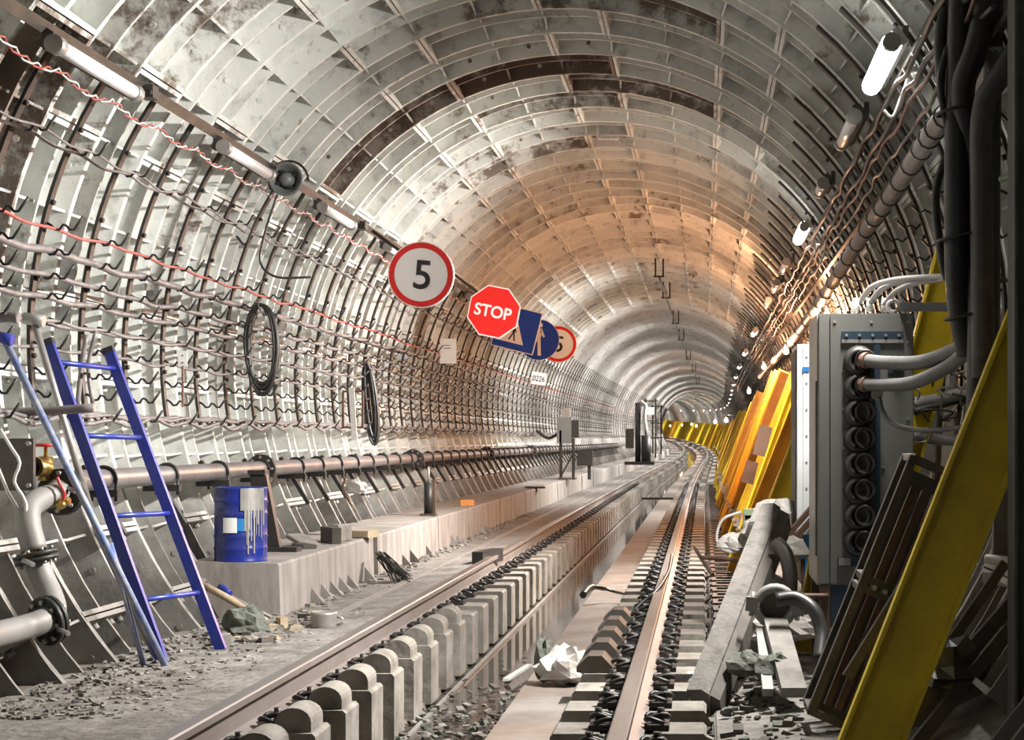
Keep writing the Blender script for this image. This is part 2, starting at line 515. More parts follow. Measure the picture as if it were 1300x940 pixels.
# half-sleeper blocks
def block_mesh(l):
    b = MB()
    a, w, h, c = l / 2, .145, .34, .014
    # chamfered concrete block with a shallow rail seat
    prof = [(-a, -h), (a, -h), (a, -c), (a - c, 0), (.12, 0), (.115, -.008), (-.115, -.008), (-.12, 0), (-a + c, 0), (-a, -c)]
    b.prism(prof, (0, -w, 0), (0, w, 0))
    return b.mesh('sleeper_block', 'sleeper')
def clip_mesh():
    b = MB()
    b.box((0, 0, .012), (.10, .16, .024))
    b.cyl((.015, 0, .02), (.015, 0, .085), .016, 6)
    b.cyl((.015, 0, .05), (.015, 0, .062), .03, 8)
    b.tube(spline([(.03, -.075, .03), (-.03, -.07, .05), (-.045, -.03, .04), (.02, -.02, .06), (.05, 0, .045), (.02, .02, .06), (-.045, .03, .04), (-.03, .07, .05), (.03, .075, .03)], 3), .011, 5)
    return b.mesh('rail_clip', 'black_steel')
me_block, me_clip = block_mesh(.64), clip_mesh()
_b = MB(); _b.prism([(-.075, 0), (.075, 0), (.075, .04)] + [(.075 * math.cos(q * PI / 10), .04 + .06 * math.sin(q * PI / 10)) for q in range(1, 10)] + [(-.075, .04)], (0, -.11, 0), (0, .11, 0))
me_pad = _b.mesh('arched_pad', 'sleeper')
S = .60
for side, x, lab, grp in ((0, XL, 'concrete half-sleeper block under the left rail', 'half-sleepers under the left rail'),
                          (1, XR, 'concrete half-sleeper block under the right rail', 'half-sleepers under the right rail')):
    y = 6.6; i_ = 0
    while y < 46:
        o = inst('sleeper_block', me_block, None, (x + off(y)[0], y, ZB + off(y)[1]))
        i_ += 1; tag(o, f'{nth(i_)} {lab}, counted from the near end', 'sleeper', grp)
        if side == 0 and i_ < 10:
            q = inst('arched_pad', me_pad, o, (.22, 0, 0))
        for s_ in (1, -1):
            inst('rail_clip', me_clip, o, (s_ * .115, 0, 0), (0, 0, 0 if s_ > 0 else PI))
        y += S
b = MB()
while y < 170:
    for x in (XL, XR):
        ox, oz = off(y)
        b.box((x + ox, y, ZB + oz - .15), (.64, .29, .3))
        for s_ in (-1, 1): b.box((x + ox + s_ * .115, y, ZB + oz + .03), (.1, .16, .06))
    y += S
tag(b.build('sleeper_rows', 'sleeper'), 'distant rows of sleeper blocks under the rails where the tunnel bends', 'sleeper', kind='stuff')

# ------------------------------------------------------------------ lamps
def tube_lamp(a, y0, y1, lit, label, r=2.36, power=0.0, group=None, col=(1, .97, .92)):
    p0, p1 = polar(a, r, y0), polar(a, r, y1)
    mid = (p0 + p1) / 2
    n = (Vector((XC + off(mid.y)[0], mid.y, ZC + off(mid.y)[1])) - mid).normalized()
    t = empty('tube_lamp', mid, label, 'lamp', group)
    L = (p1 - p0).length
    d = (p1 - p0).normalized()
    b = MB(); b.bar(-d * L / 2 - n * .05, d * L / 2 - n * .05, .09, .04, up=n); b.build('housing', 'dark_steel' if not lit else 'white_plastic', t)
    b = MB(); b.cyl(-d * (L / 2 - .05), d * (L / 2 - .05), (.05 if y0 < 20 else .034) if lit else .036, 14); b.build('diffuser_tube', 'lamp_white' if lit else 'tube_off', t)  # near lit tubes are thickened, their glow put into the shape
    for s_ in (-1, 1):
        b = MB(); b.cyl(d * s_ * (L / 2 - .06), d * s_ * (L / 2 + .01), .045, 12); b.build('end_cap', 'galv', t)
        b = MB(); b.box(d * s_ * (L / 2 - .15) - n * .1, (.03, .05, .1)); b.build('bracket', 'dark_steel', t)
    if lit and power:
        ld = bpy.data.lights.new('tube_light', 'AREA'); ld.shape = 'RECTANGLE'; ld.size = .10; ld.size_y = L * .9
        ld.energy = power; ld.color = col; ld.spread = 2.4
        lo = bpy.data.objects.new('tube_light', ld); COL.objects.link(lo)
        lo.parent = t; lo.location = n * .06
        z = -n; yv = d; xv = yv.cross(z)
        lo.rotation_euler = Matrix((( xv.x, yv.x, -n.x), (xv.y, yv.y, -n.y), (xv.z, yv.z, -n.z))).to_euler()
        # area lights shine along local -Z
        zax = -n
        xax = yv.cross(zax).normalized()
        lo.rotation_euler = Matrix(((xax.x, yv.x, zax.x), (xax.y, yv.y, zax.y), (xax.z, yv.z, zax.z))).to_euler()
    return t
LA = 36.0   # angle of the lit lamp line on the right
tube_lamp(LA, 8.35, 9.45, True, 'lit fluorescent tube lamp high on the right, nearest and brightest', power=420)
tube_lamp(LA, 15.6, 16.7, True, 'lit fluorescent tube lamp on the right wall, second of the bright ones', power=520)
tube_lamp(146, -3.0, -1.8, True, 'added fill light behind the camera on the left wall, built like a tube lamp', power=80)  # unseen extra lamp, added as fill for the near foreground
for i, y in enumerate((30.6, 37.9, 45.2, 52.6, 60, 67.3, 74.6, 84, 94, 104, 116, 128, 140, 152, 164, 178, 194, 212)):
    tube_lamp(LA, y, y + 1.2, True, f'{nth(i + 3)} lit tube lamp of the receding line on the right wall', power=420 if y < 75 else 560, group='far lit lamps on the right wall')
# warm work bulbs along the right wall
def bulb(px, py, y, label, power=60, rad=.035, group=None):
    p = at(px, py, y); ox, oz = off(y)
    t = empty('work_bulb', p, label, 'lamp', group)
    c = Vector((XC + ox, y, ZC + oz)); n = (c - p).normalized()
    b = MB(); b.lathe([(0, -rad * 1.3), (rad * .8, -rad * .9), (rad, 0), (rad * .8, rad * .7), (rad * .35, rad * 1.3), (rad * .35, rad * 1.7)], 12); b.build('glass_bulb', 'lamp_warm', t)
    b = MB(); b.cyl((0, 0, rad * 1.6), (0, 0, rad * 3.2), rad * .55, 10); b.build('socket', 'rubber', t)
    b = MB(); w_ = polar(math.degrees(math.atan2(p.z - ZC - oz, p.x - XC - ox)), R - .01, y) - p
    b.tube(spline([(0, 0, rad * 3.1), (w_.x * .4, 0, rad * 5), (w_.x, w_.y, w_.z)], 4), .008, 5); b.build('flex', 'rubber', t)
    ld = bpy.data.lights.new('bulb_light', 'POINT'); ld.energy = power; ld.color = (1, .50, .27); ld.shadow_soft_size = .06
    lo = bpy.data.objects.new('bulb_light', ld); COL.objects.link(lo); lo.parent = t; lo.location = n * .09
    return t
bulb(998, 446, 22.5, 'glaring warm work bulb, rightmost and highest of the bright cluster', 380, .035)
bulb(970, 466, 27.5, 'glaring warm work bulb in the middle of the bright cluster', 220, .035)
bulb(951, 497, 36.0, 'glaring warm work bulb, lowest of the bright cluster above the yellow channels', 150, .04)
bulb(1050, 400, 17.6, 'small warm work bulb glowing just above the grey cabinet corner', 330, .03)
for q_, (px, py, y) in enumerate(((908, 536, 75), (922, 534, 62), (851, 541, 200), (866, 540, 170), (878, 539, 140), (884, 541, 120))):
    bulb(px, py, y, f'tiny glowing bulb over the far yellow channels, {nth((6, 5, 1, 2, 3, 4)[q_])} from the left', 90, .06, 'far bulbs over the yellow channels')

# ------------------------------------------------------------------ left wall: cable racks with hooks
RK = 2.50
HZ = [1.52, 1.13, 1.0, .875, .77, .64, .51, .375, .256, .14]
def ang_of(z, r=RK): return 180 - math.degrees(math.asin((z - ZC) / r))
def rack_mesh(a0, a1, mtl, n=14, w=.055, t=.018, r=RK):
    b = MB(); vs_ = []
    for i in range(n + 1):
        a = math.radians(a0 + (a1 - a0) * i / n); c, s_ = math.cos(a), math.sin(a)
        for (y, rr) in ((-w / 2, r + t), (-w / 2, r), (w / 2, r), (w / 2, r + t)): vs_.append((rr * c, y, rr * s_))
    fs = []
    for i in range(n):
        for j in range(4): fs.append((i * 4 + j, i * 4 + (j + 1) % 4, i * 4 + 4 + (j + 1) % 4, i * 4 + 4 + j))
    fs += [(0, 1, 2, 3), (n * 4 + 3, n * 4 + 2, n * 4 + 1, n * 4)]
    b.add(vs_, fs)
    for i in range(2, n, 3):                                   # bolts that hold the strip
        a = math.radians(a0 + (a1 - a0) * (i + .5) / n); d = Vector((math.cos(a), 0, math.sin(a)))
        b.cyl(d * (r + .001), d * (r - .02), .014, 6)
    return b.mesh('strip', mtl)
def hook_mesh(sgn):
    """double saddle arm that stands off the wall; local x = into the bore"""
    b = MB()
    pts = [(0, 0, 0)]
    for k in range(2):
        x0 = .02 + .075 * k
        pts += [(x0, 0, -.012), (x0 + .02, 0, -.035), (x0 + .042, 0, -.034), (x0 + .06, 0, -.008)]
    pts += [(.185, 0, .035)]
    b.tube([Vector((p[0] * sgn, p[1], p[2])) for p in pts], .0075, 5)
    return b.mesh('hook', 'black_steel')
A0, A1 = 146.5, ang_of(.10)
me_strip = rack_mesh(A0, A1, 'black_steel')
me_hook = hook_mesh(1)
me_lowhooks = None
def hooks_joined(zs, sgn, side):
    b = MB()
    for z in zs:
        a = math.asin((z - ZC) / RK); x = -math.cos(a) * RK if side < 0 else math.cos(a) * RK
        b.tube([(x + sgn * u, 0, z - ZC + v) for (u, v) in ((0, 0), (.03, -.03), (.07, -.01), (.10, -.03), (.15, .02))], .008, 4)
    return b.mesh('hook_row', 'black_steel')
me_hookrow = hooks_joined(HZ, 1, -1)
k = 0
y = Y0 + first_ring * W + .19
RACKY = []
NOTE = {0: 'leftmost black strip in the frame', 3: 'behind the blue ladder'}
yy = 6.83
while yy < 62:
    ox, oz = off(yy)
    t = empty('cable_rack', (XC + ox, yy, ZC + oz), f'{nth(k + 1)} black cable rack strip with double hooks on the left wall, from the left', 'cable rack', 'cable racks on the left wall')
    inst('strip', me_strip, t)
    if k < 29:
        for z in HZ:
            a = math.asin((z - ZC) / RK)
            inst('hook', me_hook, t, (-math.cos(a) * (RK - .002), .02, z - ZC))
    else:
        o = inst('hook_row', me_hookrow, t); o['kind'] = 'stuff'
    RACKY.append(yy); yy += W; k += 1
b = MB()
while yy < 150:
    n = 8
    for i in range(n):
        p, q = polar(A0 + (A1 - A0) * i / n, RK, yy), polar(A0 + (A1 - A0) * (i + 1) / n, RK, yy)
        b.bar(p, q, .02, .03, up=(0, 1, 0))
    yy += W * 2
tag(b.build('rack_rows', 'black_steel'), 'distant black rack strips lining the left wall up to the bend', 'cable rack', kind='stuff')

# right wall strips
me_rstrip = rack_mesh(49, -8, 'black_steel', 16, .07)
HZR = [1.35, 1.15, .95, .75, .5]
me_rhookrow = None
b = MB()
for z in HZR:
    a = math.asin((z - ZC) / RK); x = math.cos(a) * RK
    b.tube([(x - u, 0, z - ZC + v) for (u, v) in ((0, 0), (.03, -.03), (.07, -.01), (.10, -.03), (.15, .02))], .008, 4)
me_rhookrow = b.mesh('hook_row', 'black_steel')
yy = 6.83 + .35; k = 0
while yy < 62:
    ox, oz = off(yy)
    t = empty('cable_rack', (XC + ox, yy, ZC + oz), f'{nth(k + 1)} curved black rack strip on the right wall, from the near end', 'cable rack', 'black rack strips on the right wall')
    o = inst('strip', me_rstrip, t); o.rotation_euler = (0, math.radians(((k * 37) % 7) * .5), 0)
    o = inst('hook_row', me_rhookrow, t); o['kind'] = 'stuff'
    yy += W; k += 1
b = MB()
while yy < 150:
    for i in range(8):
        p, q = polar(49 - 57 * i / 8, RK, yy), polar(49 - 57 * (i + 1) / 8, RK, yy)
        b.bar(p, q, .02, .04, up=(0, 1, 0))
    yy += W * 2
tag(b.build('rack_rows', 'black_steel'), 'distant black rack strips lining the right wall up to the bend', 'cable rack', kind='stuff')

# ------------------------------------------------------------------ left wall: cables lying in the hooks
def wall_cable(z, rad, mtl, label, y_a=6.9, y_b=120, slot=0, seed=0, wob=.012, sag=.016, drop=(), name='strung_cable', n=6):
    rnd = random.Random(seed); pts = []
    yq = y_a
    ys = [q for q in RACKY if y_a <= q <= y_b]
    q = (ys[-1] if ys else y_a) + W
    while q < y_b: ys.append(q); q += W * 2
    for i, q in enumerate(ys):
        ox, oz = off(q)
        dz = rnd.uniform(-wob, wob) * .35
        for (ya, yb, d0) in drop:
            if ya <= q <= yb: dz += d0
        zz = z + dz
        a = math.asin((zz - ZC) / RK)
        x = XC - math.cos(a) * RK + .046 + .075 * slot + rnd.uniform(-.004, .004)
        pts.append(Vector((x + ox, q + .02, zz + oz - .035 + rad)))
        if q < 45:
            nx = q + W * .5
            pts.append(Vector((x + ox + rnd.uniform(-wob, wob) * .3, nx, zz + oz - .035 + rad - (sag + rnd.uniform(0, wob)) * .5)))
    b = MB(); b.tube(spline(pts, 3), rad, n)
    return tag(b.build(name, mtl), label, 'cable')
wall_cable(1.52, 0.0090, 'cable_grey', 'thin grey cable, topmost on the left wall hooks', seed=1, sag=.035, wob=.02)
wall_cable(1.52, 0.0066, 'cable_grey', 'thin grey cable sagging beside the topmost one on the left wall', y_b=20, seed=2, slot=1, sag=.05, wob=.03)
wall_cable(1.13, 0.0094, 'cable_red', 'thin red cable strung along the left wall hooks', seed=3, wob=.03, sag=.012)
wall_cable(1.0, 0.0221, 'cable_grey', 'thickest grey cable, just below the red one on the left wall', seed=4, y_b=20, wob=.02)
wall_cable(1.0, 0.0131, 'cable_grey', 'grey cable that carries on below the red cable past the signs', seed=14, y_a=13, y_b=110, wob=.03, slot=1)
wall_cable(.875, 0.0156, 'cable_grey', 'medium grey cable, second below the red one on the left wall', seed=5, wob=.02)
wall_cable(.77, 0.0164, 'cable_grey', 'medium grey cable, third below the red one on the left wall', seed=6, wob=.02)
wall_cable(.64, 0.0139, 'cable_grey', 'grey cable of a close pair, fourth below the red one on the left wall', seed=7, slot=0, wob=.02)
wall_cable(.64, 0.0107, 'cable_grey', 'thinner cable of the close pair, outer saddle on the left wall', seed=8, slot=1, y_b=40, sag=.03)
wall_cable(.51, 0.0098, 'cable_grey', 'thin grey cable, fifth below the red one on the left wall', seed=9, wob=.03)
wall_cable(.155, 0.0164, 'cable_grey', 'lowest grey cable along the foot of the left racks', seed=10, wob=.015, sag=.02, name='strung_cable')
wall_cable(.14, 0.0123, 'cable_grey', 'looser cable drooping beside the lowest one on the left wall', seed=11, slot=1, sag=.07, wob=.035)
wall_cable(.165, 0.0107, 'cable_grey', 'slim cable on top of the lowest bundle on the left wall', seed=12, slot=1, sag=.03, wob=.02)

# ------------------------------------------------------------------ left lamp rail, tubes, twisted wire
def lp(r, y, da=0): return polar(146 + da, r, y)
b = MB()
for (ya, yb) in ((6.6, 40),):
    pr = [(-.03, -.03), (.03, -.03), (.03, -.022), (-.022, -.022), (-.022, .03), (-.03, .03)]
    b.prism(pr, lp(2.46, ya), lp(2.46, yb), up=(math.cos(math.radians(146)), 0, math.sin(math.radians(146))))
tag(b.build('lamp_rail', 'dark_steel'), 'dark angle-steel rail carrying the unlit tubes on the left wall', 'rail')
OFFN = ['nearest unlit white tube lamp at the upper left edge', 'unlit tube lamp left of the round grey loudspeaker', 'unlit tube lamp right of the round grey loudspeaker', 'unlit tube lamp just above the first round speed sign', 'unlit tube lamp above the stop sign']
for (ya, lab) in zip((7.95, 10.75, 13.55, 16.35, 19.15), OFFN):
    tube_lamp(147, ya, ya + 1.15, False, lab, r=2.36)
for q in range(5):
    ya = 22 + q * 2.8
    tube_lamp(147, ya, ya + 1.15, False, f'{nth(q + 1)} unlit tube lamp of the left wall row beyond the signs', r=2.36, group='far unlit tubes on the left wall')
for ph, mt_, lab in ((0, 'cable_red', 'reddish strand of the twisted lamp wire on the left wall'), (PI, 'white_plastic', 'pale strand of the twisted lamp wire on the left wall')):
    pts = []
    q = 6.8
    while q < 34:
        s_ = abs(math.sin((q - 6.8) / W * PI)) * .04
        p = lp(2.40, q, 3.2) + Vector((.012 * math.cos(q * 25 + ph), 0, .012 * math.sin(q * 25 + ph) - s_))
        pts.append(p); q += .06
    b = MB(); b.tube(pts, .0055, 4); tag(b.build('lamp_wire', mt_), lab, 'wire')
# far lit dots of the left lamp line and small boxes on the lamp rail
for q, (y_, lab) in enumerate(((9.35, 'small junction box on the left lamp rail between the first two tubes'), (12.4, 'junction box on the left lamp rail beside the loudspeaker'), (15.2, 'junction box on the left lamp rail before the speed sign'))):
    t = empty('junction_box', lp(2.40, y_), lab, 'box')
    b = MB(); b.box((0, 0, 0), (.07, .1, .07)); b.build('body', 'dark_steel', t)
    b = MB(); b.cyl((.02, -.05, -.01), (.02, -.08, -.01), .015, 8); b.build('gland', 'black_steel', t)

# loudspeaker
c = at(364, 228, 12.2); 
t = empty('loudspeaker', c, 'round grey horn loudspeaker facing the camera on the left wall', 'loudspeaker')
b = MB(); b.lathe([(.0, .10), (.05, .1), (.06, .07), (.085, .03), (.115, -.02), (.122, -.03), (.115, -.035), (.10, -.02), (.07, .02), (.06, .03)], 24, axis='Y'); b.build('horn', 'speaker_grey', t)
b = MB(); b.lathe([(0, -.045), (.03, -.04), (.05, -.015), (.055, .02), (.045, .035)], 18, axis='Y'); b.build('cone', 'speaker_grey', t)
for k in range(4):
    a = k * PI / 2 + .5
    b = MB(); b.box((.062 * math.cos(a), .005, .062 * math.sin(a)), (.025, .05, .02)); b.build('lug', 'black_steel', t)
b = MB(); b.tube([(.14 * math.cos(q), .06, .14 * math.sin(q) ) for q in [PI * .0 + i * PI * 1.15 / 14 for i in range(15)]], .009, 5); b.build('yoke', 'black_steel', t)
b = MB(); b.bar((-.02, .07, -.1), lp(2.5, 12.2) - c + Vector((0, .06, .0)), .03, .02); b.build('bracket', 'black_steel', t)
for q, (p2, lab) in enumerate((([(352, 247), (335, 300), (331, 335), (352, 352), (395, 352)], 'black flex looping down from the loudspeaker to the hooks'),
                               ([(345, 245), (325, 280), (312, 310), (300, 300)], 'second black flex hanging from the loudspeaker'),)):
    b = MB(); b.tube(spline([at(px, py, 12.1) for px, py in p2], 5), .009, 5); tag(b.build('speaker_flex', 'rubber'), lab, 'wire')

# ------------------------------------------------------------------ coils hanging on the racks
def coil(px, py, y, wpx, hpx, nloops, rad, label, mtl='rubber', tilt=0.0, seed=0, fill=.72):
    c = at(px, py, y); w_, h_ = wpx * y / F / 2, hpx * y / F / 2
    t = empty('cable_coil', c, label, 'cable coil')
    rnd = random.Random(seed)
    for k in range(nloops):
        a_, b_ = w_ * rnd.uniform(fill, 1.0), h_ * rnd.uniform(.86, 1.0)
        yo = rnd.uniform(-.04, .04); top = h_ - b_
        pts = []
        for i in range(28):
            q = 2 * PI * i / 28
            x, z = a_ * math.cos(q), b_ * math.sin(q) + top
            pts.append(Vector((x * math.cos(tilt) - z * math.sin(tilt), yo, x * math.sin(tilt) + z * math.cos(tilt))))
        b = MB(); b.tube(pts, rad, 5, closed=True); b.build('loop', mtl, t)
    b = MB(); b.tube([(-.02, -.06, h_ + .01), (.0, -.065, h_ - .05), (.03, 0, h_ - .06), (.0, .065, h_ - .04), (-.02, .06, h_ + .01)], .006, 4, closed=True); b.build('tie', 'cable_grey', t)
    return t
coil(333, 445, 12.9, 42, 116, 11, .012, 'large coil of black cable hung on the left wall below the loudspeaker', seed=1, tilt=.02)
coil(471, 514, 17.3, 17, 104, 14, .012, 'narrow coil of black cable hanging edge-on beside the white-red frame', seed=2, tilt=.10, fill=.2)

# white tag on a post, frame with bright strip, notices, number plate
t = empty('marker_post', at(232, 505, 10.95), 'white perforated tag on a thin pink rod against the left racks', 'marker')
b = MB(); b.box((0, 0, .245), (.058, .008, .1)); o = b.build('tag_plate', 'white_plastic', t)
for z in (.22, .265):
    b = MB(); b.cyl((0, -.005, z), (0, -.007, z), .005, 8); b.build('hole', 'black_steel', o)
b = MB(); b.bar((0, 0, -.06), (0, 0, .2), .012, .012); b.build('rod', 'copper', t)
t = empty('hanging_marker', at(448, 520, 15.9), 'thin reddish rectangular frame with a white strip hung on the left racks', 'frame')
hw, hh = .09, .165
for (x0, z0, x1, z1) in ((-hw, -hh, hw, -hh), (-hw, hh, hw, hh), (-hw, -hh, -hw, hh), (hw, -hh, hw, hh)):
    b = MB(); b.bar((x0, 0, z0), (x1, 0, z1), .02, .02, up=(0, 1, 0)); b.build('frame_bar', 'copper', t)
b = MB(); b.bar((.02, -.02, -.28), (-.01, -.02, .2), .05, .012, up=(0, 1, 0)); b.build('white_strip', 'paper', t)
t = empty('paper_notice', at(569, 446, 21.6), 'blank-looking white paper notice on the left wall below the signs', 'notice')
b = MB(); b.box((0, 0, 0), (.205, .008, .31)); o = b.build('sheet', 'paper', t)
for q in range(2):
    b = MB(); b.box((-.02 + .01 * q, -.005, .07 - .035 * q), (.09, .001, .01)); b.build('print_line', 'speaker_grey', o)

def text_mesh(txt, size, mtl, parent, loc, rot=(PI / 2, 0, 0), sx=1.0, bold=0.0, shear=0.0, thick=.0):
    cu = bpy.data.curves.new('t', 'FONT'); cu.body = txt; cu.size = size; cu.align_x = 'CENTER'; cu.align_y = 'CENTER'
    cu.offset = bold; cu.extrude = thick; cu.shear = shear
    ob = bpy.data.objects.new('t', cu); COL.objects.link(ob)
    dg = bpy.context.evaluated_depsgraph_get(); dg.update()
    me = bpy.data.meshes.new_from_object(ob.evaluated_get(dg))
    bpy.data.objects.remove(ob)
    me.materials.clear(); me.materials.append(M[mtl])
    xs = [v.co.x for v in me.vertices]; zs = [v.co.y for v in me.vertices]
    cx, cy = (min(xs) + max(xs)) / 2, (min(zs) + max(zs)) / 2
    for v in me.vertices: v.co.x = (v.co.x - cx) * sx; v.co.y -= cy
    o = bpy.data.objects.new('lettering', me); COL.objects.link(o); o.parent = parent; o.location = loc; o.rotation_euler = rot
    return o
t = empty('number_plate', at(684, 481, 33.6), 'small white plate numbered 0226 on the left wall', 'sign')
b = MB(); b.box((0, 0, 0), (.29, .01, .24)); o = b.build('plate', 'sign_white', t); o.rotation_euler = (0, .1, 0)
text_mesh('0226', .15, 'sign_black', o, (0, -.007, 0), sx=.8, bold=.002)
t.rotation_euler = (0, .05, 0)

# ------------------------------------------------------------------ traffic signs on wall arms
def disc(b, r, y, n=40, mi=0, r0=0.0, th=.0):
    P = [(r * math.cos(2 * PI * i / n), y, r * math.sin(2 * PI * i / n)) for i in range(n)]
    if r0:
        Q = [(r0 * math.cos(2 * PI * i / n), y, r0 * math.sin(2 * PI * i / n)) for i in range(n)]
        b.add(P + Q, [(i, (i + 1) % n, n + (i + 1) % n, n + i) for i in range(n)], mi=mi)
    else: b.add(P, [tuple(range(n))], mi=mi)
def plate_round(t, r, face, rim=None):
    b = MB(); b.cyl((0, .0, 0), (0, .02, 0), r, 40); o = b.build('plate', 'sign_white', t)
    b = MB(); b.cyl((0, -.004, 0), (0, 0.002, 0), r * (.965 if rim else .985), 40); b.build('face', face, t)
    if rim:
        b = MB(); disc(b, r * .965, -.0065, r0=r * .8); b.build('red_ring', rim, t)
def arm(t, c):
    a = math.degrees(math.atan2(c.z + .1 - ZC, c.x - XC)); w_ = polar(a, 2.5, c.y)
    b = MB(); b.bar((.1, .04, 0), w_ - c + Vector((0, .04, 0)), .03, .03); o = b.build('wall_arm', 'black_steel', t)
    o.rotation_euler = (0, -t.rotation_euler.y, 0)
    b = MB(); b.box((0, .035, 0), (.06, .03, .3)); b.build('back_clamp', 'sign_back', t)
c = at(534.5, 349, 15.7)
t = empty('speed_sign', c, 'round white speed sign with red ring reading 5, nearest and largest of the signs', 'sign'); t.rotation_euler = (0, math.radians(5), 0)
plate_round(t, .302, 'sign_white', 'sign_red'); text_mesh('5', .37, 'sign_black', t, (.012, -.0075, 0), bold=.004); arm(t, c)
c = at(627, 396, 20.0)
t = empty('stop_sign', c, 'red octagonal sign reading STOP behind the first speed sign', 'sign'); t.rotation_euler = (0, math.radians(11), 0)
def octa(r): return [(r * math.cos(PI / 8 + k * PI / 4), r * math.sin(PI / 8 + k * PI / 4)) for k in range(8)]
b = MB(); b.prism(octa(.318), (0, .02, 0), (0, 0, 0)); b.build('plate', 'sign_white', t)
b = MB(); b.prism(octa(.303), (0, .001, 0), (0, -.004, 0)); b.build('red_face', 'sign_red', t)
text_mesh('STOP', .19, 'sign_white', t, (-.01, -.0055, 0.0), bold=.004, sx=.95); arm(t, c)
c = at(656, 418, 24.0)
t = empty('crossing_sign', c, 'square blue sign with a white triangle, half hidden behind the stop sign', 'sign'); t.rotation_euler = (0, math.radians(14), 0)
b = MB(); b.box((0, .01, 0), (.60, .02, .60)); b.build('plate', 'sign_white', t)
b = MB(); b.box((0, -.002, 0), (.575, .006, .575)); b.build('blue_face', 'sign_blue', t)
b = MB(); b.add([(-.28, -.0055, -.2), (.14, -.0055, -.2), (-.07, -.0055, .23)], [(0, 1, 2)]); b.build('white_triangle', 'sign_white', t)
def walker(sc, x0, z0, y):
    b = MB(); o3 = lambda x, z: (x0 + x * sc, y, z0 + z * sc)
    b.add([(x0 + .07 * sc * math.cos(q * PI / 5), y, z0 + .43 * sc + .07 * sc * math.sin(q * PI / 5)) for q in range(10)], [tuple(range(10))])
    for poly in ([(-.08, .34), (.07, .34), (.09, .0), (-.07, .0)], [(-.08, .33), (-.03, .24), (-.16, .06), (-.21, .09)], [(.07, .33), (.2, .12), (.15, .09), (.04, .22)],
                 [(-.07, .02), (.02, .02), (-.14, -.45), (-.24, -.42)], [(.0, .02), (.09, .02), (.2, -.45), (.1, -.46)]):
        b.add([o3(*p) for p in poly], [tuple(range(len(poly)))])
    return b
walker(.22, -.03, -.07, -.0065).build('figure', 'sign_black', t)
arm(t, c)
c = at(684, 431.5, 26.6)
t = empty('footpath_sign', c, 'round blue sign with a white walking figure between the square and the last sign', 'sign'); t.rotation_euler = (0, math.radians(12), 0)
plate_round(t, .315, 'sign_blue'); walker(.52, -.02, 0, -.006).build('figure', 'sign_white', t); arm(t, c)
c = at(709, 437, 28.4)
t = empty('speed_sign', c, 'round white speed sign with red ring reading 5, farthest and partly covered', 'sign'); t.rotation_euler = (0, math.radians(10), 0)
plate_round(t, .302, 'sign_white', 'sign_red'); text_mesh('5', .37, 'sign_black', t, (.0, -.0075, 0), bold=.004); arm(t, c)

# ------------------------------------------------------------------ long pipe with clamps along the left wall
PX, PZ, PR = -3.235, -.215, .056
t = empty('water_pipe', (PX, 9, PZ), 'long dark steel water pipe running along the lower left wall', 'pipe')
pts = [(PX + off(q)[0], q, PZ + off(q)[1]) for q in [8.62, 8.8] + list(np.arange(9.5, 40, 1.5)) + list(np.arange(40, 70, 2.5))]
b = MB(); b.tube([Vector(p) - t.location for p in pts], PR, 14); b.build('pipe_run', 'pipe_steel', t)
def flange(t, c, d, r, mtl='black_steel', n=8, th=.02, two=True):
    d = Vector(d).normalized(); c = Vector(c)
    for s_ in ((-1, 1) if two else (1,)):
        b = MB(); b.cyl(c + d * s_ * .003, c + d * s_ * (.003 + th), r, 18); f = b.build('flange', mtl, t)
        u = d.orthogonal().normalized(); w_ = d.cross(u)
        for k in range(n):
            a = 2 * PI * k / n; p = c + (u * math.cos(a) + w_ * math.sin(a)) * r * .8 + d * s_ * (.003 + th)
            b = MB(); b.cyl(p, p + d * s_ * .016, r * .1, 6); b.build('bolt', 'galv', f)
for q in (12.68, 19.3, 25.9, 32.5):
    flange(t, Vector((PX, q, PZ)) - t.location, (0, 1, 0), .105, n=8)
def bracket_parts(t, first):
    pass
me_bar = MB().bar((PX - .135, 0, PZ + .07), (PX + .09, 0, PZ - .30), .03, .045, up=(0, 1, 0)).mesh('bar', 'black_steel')
me_arm = MB().box((PX - .03, -.0, PZ - .078), (.22, .05, .04)).mesh('shelf_arm', 'black_steel')
b = MB(); b.tube([(PX + (PR + .01) * math.cos(q), 0, PZ + (PR + .01) * math.sin(q)) for q in [-.3 + i * (PI + .6) / 12 for i in range(13)]], .011, 5)
for s_ in (-1, 1): b.cyl((PX + s_ * (PR + .008), 0, PZ - .02), (PX + s_ * (PR + .008), 0, PZ - .12), .009, 6)
me_clamp = b.mesh('clamp', 'black_steel')
q = 9.35; k = 0
while q < 62:
    ox, oz = off(q)
    t = empty('pipe_bracket', (ox, q, oz), f'{nth(k + 1)} black bracket clamping the long pipe to the left wall, from the left', 'bracket', 'pipe brackets along the left wall')
    inst('bar', me_bar, t, (0, .06, 0)); inst('shelf_arm', me_arm, t); inst('clamp', me_clamp, t)
    q += W * 1.5 if q < 13 else W; k += 1
